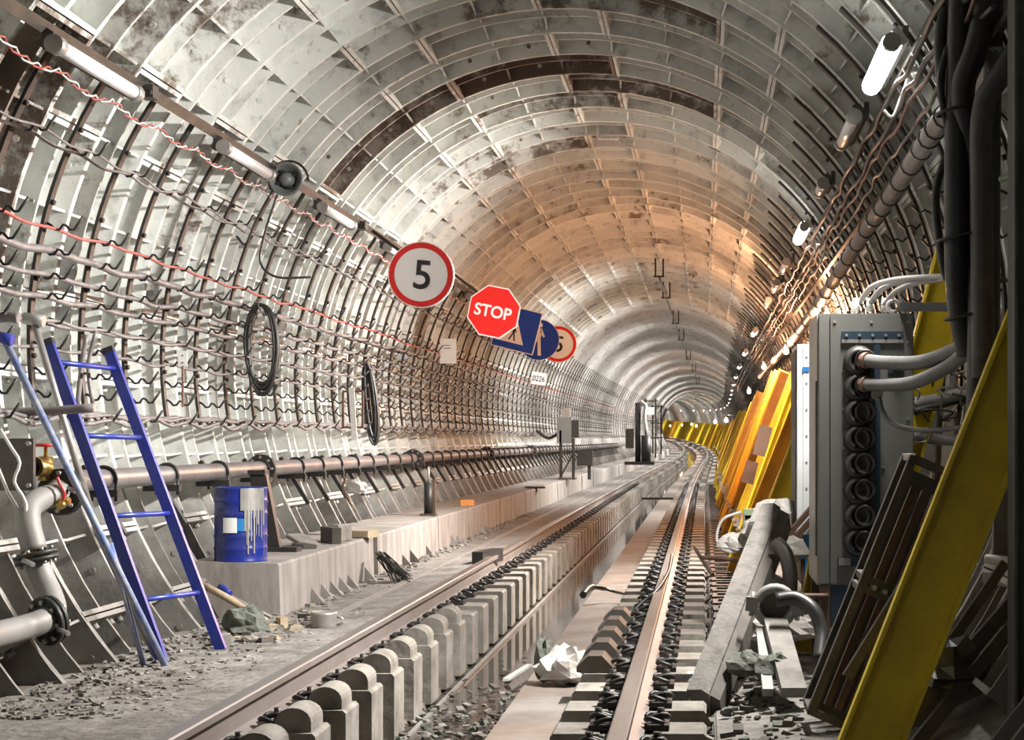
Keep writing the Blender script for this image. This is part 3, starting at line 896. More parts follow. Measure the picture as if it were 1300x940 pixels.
# ------------------------------------------------------------------ near-left pipework
t = empty('pipe_elbow', at(60, 640, 8.4), 'grey pipe that bends down from the long pipe at the left edge, with bolted flanges', 'pipe')
o0 = t.location
def rel(px, py, y): return at(px, py, y) - o0
P1 = [Vector((PX, 8.62, PZ)) - o0, rel(74, 626, 8.45), rel(52, 634, 8.3), rel(37, 646, 8.18), rel(36, 668, 8.12), rel(44, 700, 8.1)]
b = MB(); b.tube(spline(P1, 6), .058, 14); b.build('upper_bend', 'grey_pipe', t)
P2 = [rel(45, 706, 8.1), rel(54, 735, 8.08), rel(64, 758, 8.04), rel(68, 778, 7.98), rel(52, 790, 7.85), rel(20, 800, 7.7), rel(-30, 812, 7.2)]
b = MB(); b.tube(spline(P2, 6), .057, 14); b.build('lower_bend', 'grey_pipe', t)
flange(t, rel(78, 625, 8.5), (.12, 1, -.05), .115)
flange(t, rel(46, 708, 8.1), (.25, 0, -1), .10)
flange(t, rel(62, 788, 7.93), (-.55, -.9, -.2), .115)
b = MB(); b.cyl(rel(46, 700, 8.1), rel(47, 716, 8.1), .062, 14); b.build('gasket', 'brass', t)
for (px, py, y) in ((85, 620, 8.45), (30, 712, 8.0), (75, 800, 7.85)):
    b = MB(); b.cyl(rel(px, py, y), rel(px + 12, py + 5, y - .08), .012, 6); b.build('stud', 'galv', t)
# brass valve with red hand wheel
v = at(58, 590, 8.5)
t = empty('hydrant_valve', v, 'brass outlet valve with a red hand wheel on the left pipe flange', 'valve')
b = MB(); b.cyl((0, 0, -.08), (0, 0, .04), .035, 14); b.cyl((0, 0, -.02), (-.02, -.09, -.01), .045, 14); b.cyl((-.02, -.09, -.01), (-.021, -.10, -.01), .05, 14); b.build('body', 'brass', t)
b = MB(); b.cyl((-.0212, -.101, -.01), (-.0214, -.1025, -.01), .036, 14); b.build('mouth', 'sign_black', t)
b = MB(); b.cyl((0, 0, .04), (0, 0, .10), .01, 8); b.build('stem', 'brass', t)
b = MB(); b.tube([(.045 * math.cos(q * PI / 8), .045 * math.sin(q * PI / 8), .095) for q in range(16)], .009, 6, closed=True)
b.bar((-.045, 0, .095), (.045, 0, .095), .012, .008); b.bar((0, -.045, .095), (0, .045, .095), .012, .008); b.build('hand_wheel', 'valve_red', t)
v = at(81, 637, 8.35)
t = empty('drain_cock', v, 'small brass cock with a red lever beside the left flange', 'valve')
b = MB(); b.cyl((-.03, 0, 0), (.03, 0, 0), .02, 10); b.cyl((0, 0, -.01), (0, -.05, -.02), .02, 10); b.build('body', 'brass', t)
b = MB(); b.tube(spline([(.0, -.02, .0), (.015, -.03, .04), (-.01, -.03, .09), (-.02, -.03, .12)], 3), .008, 5); b.build('lever', 'valve_red', t)
# dark plate and pale wires at the left edge
t = empty('steel_plate', at(12, 590, 8.3), 'dark steel plate bolted to the lining at the left edge', 'plate')
b = MB(); b.box((0, 0, 0), (.24, .03, .25)); b.build('panel', 'dark_steel', t)
for (x, z) in ((-.1, .1), (.1, .1), (.1, -.1), (-.1, -.1)):
    b = MB(); b.cyl((x, -.015, z), (x, -.03, z), .012, 6); b.build('bolt', 'galv', t)
for (pl, lab) in (([(0, 545), (14, 568), (25, 588), (18, 612), (33, 640), (30, 680)], 'crumpled pale wire hanging over the dark plate'),
                  ([(-4, 590), (10, 625), (22, 645)], 'short pale wire at the very left edge')):
    b = MB(); b.tube(spline([at(x, y_, 8.1) for x, y_ in pl], 3), .008, 5); tag(b.build('loose_wire', 'white_plastic'), lab, 'wire')

# ------------------------------------------------------------------ ladder and poles
A, B = at(206, 850, 8.75), at(281, 822, 9.2)       # feet
A.z = -1.12; B.z = -1.12
C, D = at(62, 438, 8.87), at(139, 448, 9.40)        # heads
t = empty('ladder', (A + B) / 2, 'blue steel ladder leaning against the left wall', 'ladder'); o0 = t.location
for (p, q) in ((A, C), (B, D)):
    b = MB(); b.bar(p - o0, q - o0, .055, .035, up=(0, 1, 0)); b.build('stile', 'blue', t)
for k, f in enumerate((.19, .455, .71, .945)):
    b = MB(); p, q = A.lerp(C, f), B.lerp(D, f)
    b.cyl(p - o0, q - o0, .014, 10); b.build('rung', 'blue', t)
for p in (C, D):
    b = MB(); d = (C - A).normalized(); b.bar(p - o0, p + d * .03 - o0, .06, .04, up=(0, 1, 0)); b.build('end_cap', 'rubber', t)
t = empty('blue_prop', at(190, 850, 8.2), 'worn blue tubular prop with a second leg, left of the blue ladder', 'pole'); o0 = t.location
b = MB(); b.cyl(at(6, 432, 8.25) - o0, at(213, 852, 8.55) - o0, .018, 10); b.build('tube', 'blue_worn', t)
b = MB(); b.cyl(at(140, 690, 8.45) - o0, at(184, 850, 8.55) - o0, .014, 10); b.build('second_leg', 'blue_worn', t)
b = MB(); b.cyl(at(184, 846, 8.55) - o0, at(210, 850, 8.55) - o0, .012, 8); b.build('cross_piece', 'blue_worn', t)
b = MB(); b.cyl(at(-4, 428, 8.25) - o0, at(16, 432, 8.25) - o0, .028, 10); b.build('head_cap', 'blue', t)
t = empty('grey_prop', at(190, 850, 8.9), 'scuffed grey tube leaning between the blue prop and the ladder', 'pole'); o0 = t.location
b = MB(); b.cyl(at(44, 412, 8.6) - o0, at(124, 678, 8.75) - o0, .018, 10); b.build('tube', 'galv', t)
b = MB(); b.cyl(at(124, 678, 8.75) - o0, at(205, 850, 8.95) - o0, .016, 10); b.build('lower_tube', 'grey_pipe', t)
b = MB(); b.cyl(at(30, 404, 8.6) - o0, at(56, 408, 8.6) - o0, .03, 10); b.build('head', 'galv', t)
# thick conduits on the near left wall
for (p2, y_, r_, lab) in (([(-10, 524), (60, 522), (120, 518)], 8.6, .022, 'thick pale conduit stub entering at the left edge below the hooks'),
                          ([(-10, 404), (10, 402), (24, 404)], 8.4, .028, 'short open-ended grey conduit at the left edge'),
                          ([(110, 425), (103, 470), (98, 520)], 9.3, .014, 'grey conduit dropping behind the ladder head'),
                          ([(122, 420), (112, 465), (118, 515)], 9.35, .012, 'second slim conduit dropping behind the ladder head')):
    b = MB(); b.tube(spline([at(x, z, y_) for x, z in p2], 4), r_, 8); tag(b.build('conduit', 'cable_grey'), lab, 'conduit')

# ------------------------------------------------------------------ concrete walkway ledge
LX, LZ = -2.655, -.78
ledge = empty('walkway_ledge', (LX, 10.9, -1.13), 'low concrete walkway ledge of cast blocks along the left wall', None, kind='structure')
edges = [10.88, 14.0, 14.16, 17.4, 19.6, 22.6, 25.8, 28.2, 31.5, 34.6, 38, 41.5, 45, 49, 53, 57, 62, 68, 75, 84, 95, 110]
rnd = random.Random(5)
for i in range(len(edges) - 1):
    if i == 1: continue
    ya, yb = edges[i], edges[i + 1] - .02
    j = rnd.uniform(-.02, .02) if i > 2 else 0
    b = MB(); P = []
    for y_ in (ya, yb):
        ox, oz = off(y_)
        P += [(LX + j + ox, y_, -1.16 + oz), (LX + j + ox - .01, y_, LZ - .015 + oz), (LX + j - .02 + ox, y_, LZ + oz), (-3.24 + ox, y_, LZ + .01 + oz), (-3.02 + ox, y_, -1.16 + oz)]
    b.add(P, [(0, 1, 6, 5), (1, 2, 7, 6), (2, 3, 8, 7), (3, 4, 9, 8), (0, 4, 3, 2, 1), (5, 6, 7, 8, 9)])
    b.v = [tuple(Vector(v) - ledge.location) for v in b.v]
    b.build('block', 'concrete', ledge)
for k, y_ in enumerate((11.75, 12.05, 12.35, 12.65, 12.95, 13.6, 15.3, 15.7, 16.6, 18.2, 18.6, 20.5, 21)):      # mortar fins at the foot of the ledge
    b = MB(); s_ = .13 + .03 * math.sin(k * 3.1)
    b.add([Vector(p) - ledge.location for p in ((LX - .01, y_, -1.13), (LX + s_ * .75, y_ + .0, -1.13), (LX - .01, y_, -1.13 + s_), (LX - .01, y_ + .2, -1.13), (LX + s_ * .6, y_ + .2, -1.13), (LX - .01, y_ + .2, -1.13 + s_ * .5))],
                [(0, 1, 2), (3, 5, 4), (1, 4, 5, 2), (0, 3, 4, 1)])
    b.build('mortar_fin', 'concrete', ledge)

# ------------------------------------------------------------------ things on the ledge
c = Vector((-2.955, 11.07, LZ))
t = empty('drum', c, 'small blue steel drum with a white label and grey paint runs, on the ledge end', 'drum')
r_, h_ = .164, .475
prof = [(0, .004), (r_ - .005, .004), (r_, 0), (r_ + .004, .006), (r_, .014)]
for z in (.085, .165, .305, .385):
    prof += [(r_, z - .012), (r_ + .006, z), (r_, z + .012)]
prof += [(r_, h_ - .014), (r_ + .004, h_ - .006), (r_, h_), (r_ - .008, h_ - .003), (r_ - .012, h_ - .02), (0, h_ - .02)]
b = MB(); b.lathe(prof, 36); b.build('shell', 'blue_drum', t)
def wrap(a0, a1, z0, z1, name, mtl, parent, rr=r_ + .0075, n=6):
    b = MB(); vs_ = []
    for i in range(n + 1):
        a = math.radians(a0 + (a1 - a0) * i / n); vs_ += [(rr * math.cos(a), rr * math.sin(a), z0), (rr * math.cos(a), rr * math.sin(a), z1)]
    b.add(vs_, [(2 * i, 2 * i + 2, 2 * i + 3, 2 * i + 1) for i in range(n)], True); return b.build(name, mtl, parent)
lab_ = wrap(246, 277, .19, .285, 'label', 'paper', t)
wrap(277, 292, .20, .28, 'blue_label', 'cabinet_blue', t)
for k in range(22):
    rr_ = random.Random(k); a = rr_.uniform(286, 342); z1 = rr_.uniform(.36, .47); z0 = rr_.uniform(.02, .30)
    wrap(a, a + rr_.uniform(.8, 3.5), z0, z1, 'paint_run', 'galv', t, r_ + .0085, 1)
wrap(284, 340, .33, .47, 'paint_splash', 'galv', t, r_ + .008)
b = MB(); b.cyl((.05, -.06, h_ - .02), (.05, -.06, h_ - .005), .03, 12); b.build('bung', 'dark_steel', t)

t = empty('steel_post', at(347, 692, 12.0), 'black steel post with a base plate standing on the ledge behind the drum', 'post'); o0 = t.location; t.location.z = LZ; o0 = t.location.copy()
b = MB(); b.bar(Vector((0, 0, .02)), at(328, 598, 12.0) - o0, .11, .08, up=(0, 1, 0)); b.build('column', 'black_steel', t)
b = MB(); b.box((.05, 0, .02), (.26, .16, .03)); b.build('base_plate', 'black_steel', t)
b = MB(); b.box(at(328, 600, 12.0) - o0, (.12, .12, .03)); b.build('head_plate', 'black_steel', t)
def timber(name, px, py, y, d, rz, label, mtl='wood_dark', rx=0, z=None, cat='timber'):
    p = at(px, py, y); p.z = (LZ if z is None else z) + d[2] / 2 + .002
    b = MB(); c_ = .006; hx, hz = d[0] / 2, d[2] / 2
    pr = [(-hx + c_, -hz), (hx - c_, -hz), (hx, -hz + c_), (hx, hz - c_), (hx - c_, hz), (-hx + c_, hz), (-hx, hz - c_), (-hx, -hz + c_)]
    b.prism(pr, (0, -d[1] / 2, 0), (0, d[1] / 2, 0))
    o = b.build(name, mtl); o.location = p; o.rotation_euler = (rx, 0, rz)
    return tag(o, label, cat)
timber('timber_block', 420, 690, 13.0, (.07, .3, .12), .5, 'short dark timber block standing on the ledge, left of a pair', 'wood_dark')
timber('timber_block', 432, 690, 13.2, (.08, .25, .13), -.2, 'short dark timber block with a pale end, right of the pair on the ledge', 'wood_grey')
timber('timber_plank', 392, 690, 12.6, (.16, .34, .03), .9, 'thin tilted board lying on the ledge beside the timber blocks', 'wood_grey', rx=.35)
timber('timber_plank', 464, 676, 13.75, (.2, .14, .055), 1.3, 'flat brown board at the end of the first ledge block', 'wood')
timber('steel_offcut', 386, 693, 12.4, (.1, .3, .03), .5, 'dark steel offcut lying flat on the ledge beside the post foot', 'dark_steel', cat='offcut')
timber('brick', 593, 640, 20.3, (.16, .1, .07), .2, 'single orange brick lying on the ledge', 'brick_orange', cat='brick')
timber('rubber_pad', 524 + 155, 608, 27.5, (.3, .3, .03), .2, 'flat black pad lying on the ledge far along', 'rubber', cat='pad')
t = empty('oil_jack', at(544, 648, 17.6), 'narrow black jack with a rust-brown back plate standing on the ledge', 'jack'); t.location.z = LZ
b = MB(); b.cyl((0, 0, .02), (0, 0, .34), .045, 12); b.build('cylinder', 'black_steel', t)
b = MB(); b.cyl((0, 0, .34), (0, 0, .5), .012, 8); b.build('piston', 'galv', t)
b = MB(); b.box((.05, .03, .19), (.035, .06, .36)); b.build('back_plate', 'brown_steel', t)
b = MB(); b.box((0, 0, .012), (.16, .14, .024)); b.build('foot', 'dark_steel', t)
t = empty('plastic_bag', at(452, 622, 14.8), 'crumpled pale plastic bag caught behind the long pipe', 'bag')
b = MB(); b.blob((0, 0, 0), (.19, .15, .17), 4, .18); b.build('film', 'bag', t)
b = MB(); b.tube(spline([(-.08, -.02, .1), (-.11, -.03, .02), (-.07, -.04, -.07), (-.02, -.05, -.14)], 3), .012, 5); b.build('red_cord', 'copper', t)

# broom, dark timber beam, sack, boards, can on the left ground
t = empty('twig_broom', at(484, 706, 13.6), 'black twig broom head leaning in the gap of the ledge', 'broom'); o0 = t.location
rr_ = random.Random(9)
for k in range(46):
    p = Vector((rr_.uniform(-.03, .03), rr_.uniform(-.05, .05), rr_.uniform(-.02, .03)))
    q = at(515 + rr_.uniform(-16, 13), 742 + rr_.uniform(-10, 8), 13.5 + rr_.uniform(-.15, .15)) - o0
    m_ = p.lerp(q, .5) + Vector((rr_.uniform(-.02, .02), 0, rr_.uniform(0, .03)))
    b = MB(); b.tube([p, m_, q], [.007, .006, .003], 4, caps=False); b.build('twig', 'rubber', t)
b = MB(); b.tube([(-.03, -.055, .02), (.03, -.055, 0), (.04, .055, -.01), (-.03, .055, .03)], .008, 5, closed=True); b.build('binding', 'dark_steel', t)
p0, p1 = at(606, 700, 15.3), at(632, 690, 15.9)
p0.z = p1.z = -1.118 + .062
b = MB(); b.bar(p0, p1, .10, .12)
t = tag(b.build('timber_beam', 'rubber', None, (p0 + p1) / 2), 'short black timber beam lying beside the left rail', 'beam')
t = empty('canvas_sack', at(312, 820, 9.85), 'crumpled dark green canvas sack on the ground beside the ladder foot', 'sack'); t.location.z = -1.118
b = MB(); b.blob((0, 0, .045), (.26, .26, .24), 11, .2, 14, 9); b.build('cloth', 'sack', t)
b = MB(); b.blob((.06, -.08, .03), (.2, .14, .10), 12, .22, 12, 7); b.build('fold', 'sack', t)
def stick(name, pa, pb, ya, yb, r_, label, mtl='wood', z0=None, z1=None, flat=False, cat='stick'):
    p, q = at(*pa, ya), at(*pb, yb)
    if z0 is not None: p.z = z0
    if z1 is not None: q.z = z1
    b = MB()
    if flat: b.bar(p, q, r_ * 2.4, r_)
    else: b.tube([p, p.lerp(q, .35) + Vector((0, 0, .006)), p.lerp(q, .7), q], [r_, r_ * 1.05, r_ * .95, r_ * .9], 8)
    return tag(b.build(name, mtl, None, (p + q) / 2), label, cat)
stick('bamboo_pole', (255, 742), (340, 790), 10.3, 10.15, .022, 'thick pale wooden pole lying across the debris below the drum', 'wood')
stick('wood_lath', (280, 752), (345, 785), 10.5, 10.4, .016, 'thin grey lath lying beside the pale pole', 'wood_grey', flat=True)
stick('wood_lath', (322, 805), (352, 800), 10.0, 10.15, .03, 'short split pale board in front of the ledge corner', 'wood', flat=True)
stick('wood_lath', (345, 812), (372, 800), 10.1, 10.3, .014, 'broken brown lath end beside the ledge corner', 'wood', flat=True)
stick('bottle', (279, 746), (292, 754), 10.4, 10.35, .022, 'small blue plastic bottle lying on the debris below the drum', 'blue', cat='bottle')
timber('wood_chip', 283, 828, 9.4, (.07, .12, .06), .4, 'pale wood wedge at the ladder foot', 'wood_grey', z=-1.118, cat='wedge')
timber('wood_chip', 358, 795, 10.3, (.05, .06, .06), .7, 'small pale wood offcut against the ledge base', 'wood', z=-1.118, cat='wedge')
c = at(411, 800, 10.25); c.z = -1.118
t = empty('ribbed_can', c, 'grey ribbed pot lying beside the left rail in the debris', 'can')
prof = [(0, .0), (.07, .0)] + [(.075 + .006 * (k % 2), .012 * k) for k in range(1, 9)] + [(.066, .1), (.06, .02), (0, .02)]
b = MB(); b.lathe(prof, 20); b.build('ribbed_shell', 'galv', t)
b = MB(); b.tube([(.08, 0, .07), (.11, 0, .06), (.11, 0, .03), (.08, 0, .02)], .008, 5); b.build('handle', 'galv', t)
c = at(437, 797, 10.6); c.z = -1.118 + .006
b = MB(); b.prism([(-.03, -.004), (.03, -.004), (.032, 0), (.03, .004), (-.03, .004)], (0, 0, 0), (.1, .03, .002)); tag(b.build('plastic_scrap', 'green', None), 'bright green plastic scrap beside the ribbed pot', 'scrap').location = c
# loose rubble on the left ground and along the right: countless bits
def rubble(name, label, n, boxf, seed, mtls, smin, smax, cat='rubble'):
    rr_ = random.Random(seed); b = MB()
    for k in range(n):
        x, y_, z = boxf(rr_)
        s_ = rr_.uniform(smin, smax)
        rot = Matrix.Rotation(rr_.uniform(0, 6), 3, 'Z') @ Matrix.Rotation(rr_.uniform(-.5, .5), 3, 'X')
        b.box((x, y_, z + s_ * .15), (s_, s_ * rr_.uniform(.4, 1.6), s_ * rr_.uniform(.2, .6)), rot, mi=rr_.randrange(len(mtls)))
    return tag(b.build(name, mtls), label, cat, kind='stuff')
rubble('debris_heap', 'splintered wood and grit heaped beside the near left rail', 420, lambda r: (r.uniform(-2.75, -2.35), 9.5 + abs(r.gauss(0, .55)), -1.118), 1, ['wood_grey', 'ground', 'wood', 'concrete', 'wood_dark'], .015, .07)
rubble('grit', 'fine grit along the foot of the ledge', 500, lambda r: (LX + abs(r.gauss(0, .09)), r.uniform(11, 26), -1.118), 2, ['ground', 'concrete', 'sleeper'], .01, .05)
rubble('drain_debris', 'stones and scraps lying in the near end of the drain', 420, lambda r: (r.uniform(-1.62, -.75), 8.0 + abs(r.gauss(0, 1.3)), -1.54), 3, ['ground', 'dark_steel', 'ground', 'wood_dark', 'sack'], .012, .045)
rubble('rail_debris', 'dark grit and scraps between right rail and cable trough', 700, lambda r: (r.uniform(-.55, .4), r.uniform(7, 20), -1.3), 4, ['ground', 'dark_steel', 'black_steel', 'concrete'], .015, .07)
rubble('ground_grit', 'fine dust and grit scattered over the near left ground', 1500, lambda r: (r.uniform(-3.0, -2.0), 6.9 + 4.5 * r.random() ** 1.3, -1.118), 6, ['ground', 'concrete', 'wood_dark', 'sleeper'], .006, .03)
rubble('right_rubble', 'dark rubble and scraps over the right ground under the cabinets', 900, lambda r: (r.uniform(.1, 1.05), r.uniform(6.8, 12), -1.25), 7, ['ground', 'dark_steel', 'wood_dark', 'sack', 'wood_dark'], .012, .05)
# things in and beside the drain
stick('white_board', (642, 806), (672, 797), 10.8, 11.5, .016, 'narrow white board lying across the drain edge', 'white_plastic', -1.50, -1.50, True, 'board')
timber('brick', 768, 690, 16.8, (.2, .2, .08), .3, 'dark brick lying in the wet drain', 'brown_steel', z=-1.53, cat='brick')
b = MB(); b.tube(spline([at(740, 756, 14.0), at(748, 747, 14.2), at(760, 746, 14.3), at(778, 751, 14.4), at(800, 756, 14.2)], 5), [.03] * 8 + [.022] * 5 + [.012] * 8, 7)
tag(b.build('rubber_hose', 'rubber'), 'black rubber hose end curling over the slab toward the right rail', 'hose')
b = MB(); b.tube(spline([at(790, 795, 11.7), at(812, 768, 11.75), at(832, 752, 11.9), at(848, 728, 12.6), at(853, 705, 13.5)], 5), .012, 6)
tag(b.build('rail_cable', 'rubber'), 'thin black cable crossing over the right rail', 'cable')
t = empty('film_bundle', at(718, 835, 9.6), 'crumpled clear plastic film heaped at the near end of the drain', 'plastic film'); t.location.z = -1.37
b = MB(); b.blob((0, 0, .08), (.30, .3, .26), 21, .28, 14, 9); b.build('film', 'bag', t)
b = MB(); b.blob((-.12, .05, .09), (.12, .12, .32), 22, .25, 10, 8); b.build('dark_fold', 'sack', t)
stick('cross_bar', (815, 620), (870, 621), 38, 38, .05, 'dark bar lying across the drain far along the track', 'black_steel', -1.3, -1.3, True, 'bar')
# stacked angle irons near the right rail, left side
for k in range(5):
    p = Vector((-.52, 11.4 - .6 * k, ZB + .004))
    b = MB(); pr = [(-.13, 0), (-.13, .03), (-.07, .085), (.0, .085), (.06, .02), (.06, 0)]
    b.prism(pr, (0, -.12, 0), (0, .12, 0))
    o = b.build('steel_shoe', 'dark_steel'); o.location = p
    tag(o, f'{nth(5 - k)} dark angled steel shoe beside the right rail, from the near end', 'shoe', 'steel shoes beside the right rail')

# ------------------------------------------------------------------ equipment stands on the ledge far along
t = empty('signal_stand', at(720, 607, 33.5), 'dark equipment stand with grey boxes on the ledge past the signs', 'equipment'); t.location.z = LZ
for (x, y_) in ((-.12, -.1), (-.12, .1), (.12, -.1), (.12, .1)):
    b = MB(); b.bar((x, y_, 0), (x, y_, .95 if x < 0 else .8), .04, .04, up=(0, 1, 0)); b.build('leg', 'black_steel', t)
b = MB(); b.bar((-.12, -.1, .05), (.12, -.1, .5), .03, .03, up=(0, 1, 0)); b.build('brace', 'black_steel', t)
b = MB(); b.box((-.05, 0, .95), (.28, .24, .5)); b.build('tall_box', 'speaker_grey', t)
b = MB(); b.box((.16, 0, .98), (.14, .22, .34)); b.build('dark_box', 'black_steel', t)
b = MB(); b.box((-.02, 0, 1.3), (.16, .14, .16)); b.build('top_box', 'galv', t)
b = MB(); b.box((.34, .1, .42), (.3, .22, .3)); b.build('side_box', 'black_steel', t)
b = MB(); b.bar((.42, .1, 0), (.42, .1, .6), .06, .05, up=(0, 1, 0)); b.build('side_post', 'black_steel', t)
b = MB(); b.tube(spline([(-.1, 0, .95), (-.35, 0, .8), (-.55, 0, .92), (-.6, 0, .95)], 4), .03, 7); b.build('feed_hose', 'rubber', t)
b = MB(); b.box((0, 0, .02), (.34, .3, .03)); b.build('base_plate', 'dark_steel', t)
p = at(812, 592, 53); p.z = LZ + .0
t = empty('pump_column', p, 'tall dark column of pump gear and hoses at the bend of the left wall', 'equipment')
b = MB(); b.cyl((-.05, 0, .05), (-.05, 0, 1.9), .09, 12); b.build('column', 'black_steel', t)
b = MB(); b.cyl((.2, -.1, .1), (.2, -.1, .9), .15, 12); b.build('tank', 'black_steel', t)
b = MB(); b.tube(spline([(.0, 0, 1.95), (.18, 0, 1.8), (.15, -.05, 1.5), (.2, -.1, 1.0)], 4), .06, 8); b.build('hose', 'bag', t)
b = MB(); b.box((0, 0, .05), (.9, .6, .1)); b.build('skid', 'black_steel', t)
b = MB(); b.box((-.3, 0, .8), (.25, .2, .6)); b.build('control_box', 'dark_steel', t)
for q, (px, y_) in enumerate(((826, 70), (834, 84))):
    p = at(px, 575, y_); p.z = LZ + off(y_)[1]
    t = empty('cable_stand', p, ['dark frame with hanging cables beside the pump column', 'farther dark cable frame at the start of the bend'][q], 'equipment')
    for x in (-.2, .2):
        b = MB(); b.bar((x, 0, 0), (x, 0, 2.4), .07, .07, up=(0, 1, 0)); b.build('post', 'black_steel', t)
    for z in (.8, 1.5, 2.3):
        b = MB(); b.bar((-.3, 0, z), (.3, 0, z), .06, .06, up=(0, 1, 0)); b.build('cross_bar', 'dark_steel', t)
    b = MB(); b.box((.0, -.05, 1.9), (.3, .1, .3)); b.build('panel', 'white_plastic', t)

# ------------------------------------------------------------------ crown brackets and wire past the first thirty metres
WP = []
for q, (px, py) in enumerate(((837, 343), (846, 371), (858, 405), (865, 427), (874, 452), (881, 468), (886, 485))):
    y_ = 2200 * 2.87 / (558 - py)
    p = at(px, py, y_); t = empty('crown_bracket', p, ['nearest dark U-shaped bracket hanging from the crown', 'second dark U-shaped bracket hanging from the crown', 'third dark U-shaped bracket hanging from the crown', 'fourth dark U-shaped bracket hanging from the crown', 'fifth dark U-shaped bracket hanging from the crown', 'sixth dark U-shaped bracket hanging from the crown', 'farthest dark U-shaped bracket hanging from the crown'][q], 'bracket')
    h = .25
    for x in (-.065, .065):
        b = MB(); b.bar((x, 0, -.11), (x, 0, .2), .03, .03, up=(0, 1, 0)); b.build('side_bar', 'black_steel', t)
    b = MB(); b.bar((-.1, 0, -.11), (.08, 0, -.11), .03, .03, up=(0, 1, 0)); b.build('bottom_bar', 'black_steel', t)
    WP.append(p + Vector((0, 0, -.12)))
b = MB(); b.tube(spline(WP, 4), .018, 5); tag(b.build('crown_wire', 'rubber'), 'dark wire strung through the crown brackets', 'wire')
p = at(770, 165, 17.4)
t = empty('ceiling_lamp', p, 'small white fitting hanging under the crown', 'fitting')
b = MB(); b.box((0.02, 0, -.08), (.2, .08, .03)); b.build('bar', 'white_plastic', t)
b = MB(); b.cyl((-.08, 0, .14), (-.08, 0, -.08), .02, 8); b.build('stem', 'white_plastic', t)
b = MB(); b.cyl((-.08, 0, .02), (-.08, 0, .1), .035, 10); b.build('rose', 'bag', t)
# ------------------------------------------------------------------ right wall: bundle of lamp wires and brackets, thick lagged cable
def rp(a, r, y): return polar(a, r, y)
for k, (a, r_, w_, lab, mt_) in enumerate(((33.0, 2.36, .016, 'dark wire of the lamp bundle on the right wall, upper strand', 'cable_dark'), (31.5, 2.40, .02, 'thick dark strand of the lamp bundle on the right wall', 'cable_dark'),
                                        (30.0, 2.36, .013, 'strand of the lamp bundle on the right wall, warm light painted into its colour', 'copper'), (28.5, 2.39, .014, 'lowest drooping strand of the right lamp bundle', 'cable_dark'))):  # copper tint of one strand is warm lamp light put into its colour
    rr_ = random.Random(k); pts = []; y_ = 6.6
    while y_ < 60:
        pts.append(rp(a + rr_.uniform(-.28, .28), r_ + rr_.uniform(-.01, .01), y_) + Vector((0, 0, -rr_.uniform(0, .04))))
        y_ += .37
    b = MB(); b.tube(spline(pts, 3), w_ * .8, 5); tag(b.build('lamp_bundle_wire', mt_), lab, 'wire')
t = empty('cable_ladder', rp(30, 2.45, 8), 'dark ladder tray that carries the lamp bundle along the right wall', 'cable tray'); o0 = t.location
for a in (34, 27):
    b = MB(); b.bar(rp(a, 2.45, 6.6) - o0, rp(a, 2.45, 40) - o0, .03, .03); b.build('side_rail', 'dark_steel', t)
y_ = 7.0; me_r = None
while y_ < 40:
    b = MB(); b.bar(rp(34, 2.44, y_) - o0, rp(27, 2.44, y_) - o0, .02, .03, up=(0, 1, 0)); b.build('tray_rung', 'dark_steel', t)
    y_ += W / 2 if y_ < 24 else W
# unlit fittings along the right bundle
for q, (ya, lab) in enumerate(((10.0, 'unlit pinkish tube lamp on the right wall just past the brightest lamp'), (12.6, 'pair-like unlit tube catching copper light on the right wall'), (18.2, 'unlit tube lamp on the right wall past the second bright lamp'), (20.6, 'unlit tube lamp on the right wall, third past the cabinets'), (23.2, 'unlit tube lamp on the right wall above the bulb cluster'))):
    tube_lamp(35.5, ya, ya + (.95 if q != 1 else .5), False, lab, r=2.3)
for q, (px, py, y_, lab) in enumerate(((1161, 97, 8.9, 'round white bulb cap hanging in the wire tangle below the bright lamp'),)):
    b = MB(); b.lathe([(0, -.03), (.02, -.025), (.028, 0), (.02, .025), (.012, .05), (0, .05)], 12); o = b.build('bulb', 'white_plastic'); o.location = at(px, py, y_); tag(o, lab, 'bulb')
for q, (pl, y_, lab) in enumerate((([(1156, 75), (1152, 100), (1143, 125), (1133, 148), (1122, 140)], 8.9, 'white flex looping below the brightest lamp'),
                                   ([(1170, 30), (1160, 60), (1175, 85), (1160, 95)], 8.8, 'tangled pale flex beside the brightest lamp'),
                                   ([(1185, 20), (1172, 45), (1180, 62), (1166, 78)], 8.8, 'second tangled pale flex beside the brightest lamp'),
                                   ([(1048, 300), (1045, 325), (1032, 348), (1028, 338)], 15.5, 'thin pale flex hanging below the second bright lamp'))):
    b = MB(); b.tube(spline([at(x, z, y_) for x, z in pl], 5), .008, 5); tag(b.build('flex', 'white_plastic'), lab, 'wire')
# lagged cable with ties
t = empty('lagged_cable', rp(21, 2.3, 9), 'thick wrapped cable running along the right wall above the cabinets', 'cable'); o0 = t.location
pts = []
for (px, py, y_) in ((1270, 75, 7.0), (1200, 148, 8.2), (1170, 190, 9.1), (1130, 250, 10.5), (1100, 292, 12.0), (1066, 345, 14.3), (1040, 385, 17.0), (1015, 420, 20.5), (990, 450, 26), (965, 478, 34)):
    pts.append(at(px, py, y_) - o0)
sp = spline(pts, 6)
b = MB(); b.tube(sp, .052, 10); b.build('lagging', 'cable_grey', t)
for k in range(4, len(sp) - 4, 2):
    d = (sp[k + 1] - sp[k - 1]).normalized(); u = d.orthogonal().normalized(); w_ = d.cross(u)
    b = MB(); b.tube([sp[k] + (u * math.cos(q * PI / 5) + w_ * math.sin(q * PI / 5)) * .056 for q in range(10)], .006, 4, closed=True); b.build('tie', 'rubber', t)

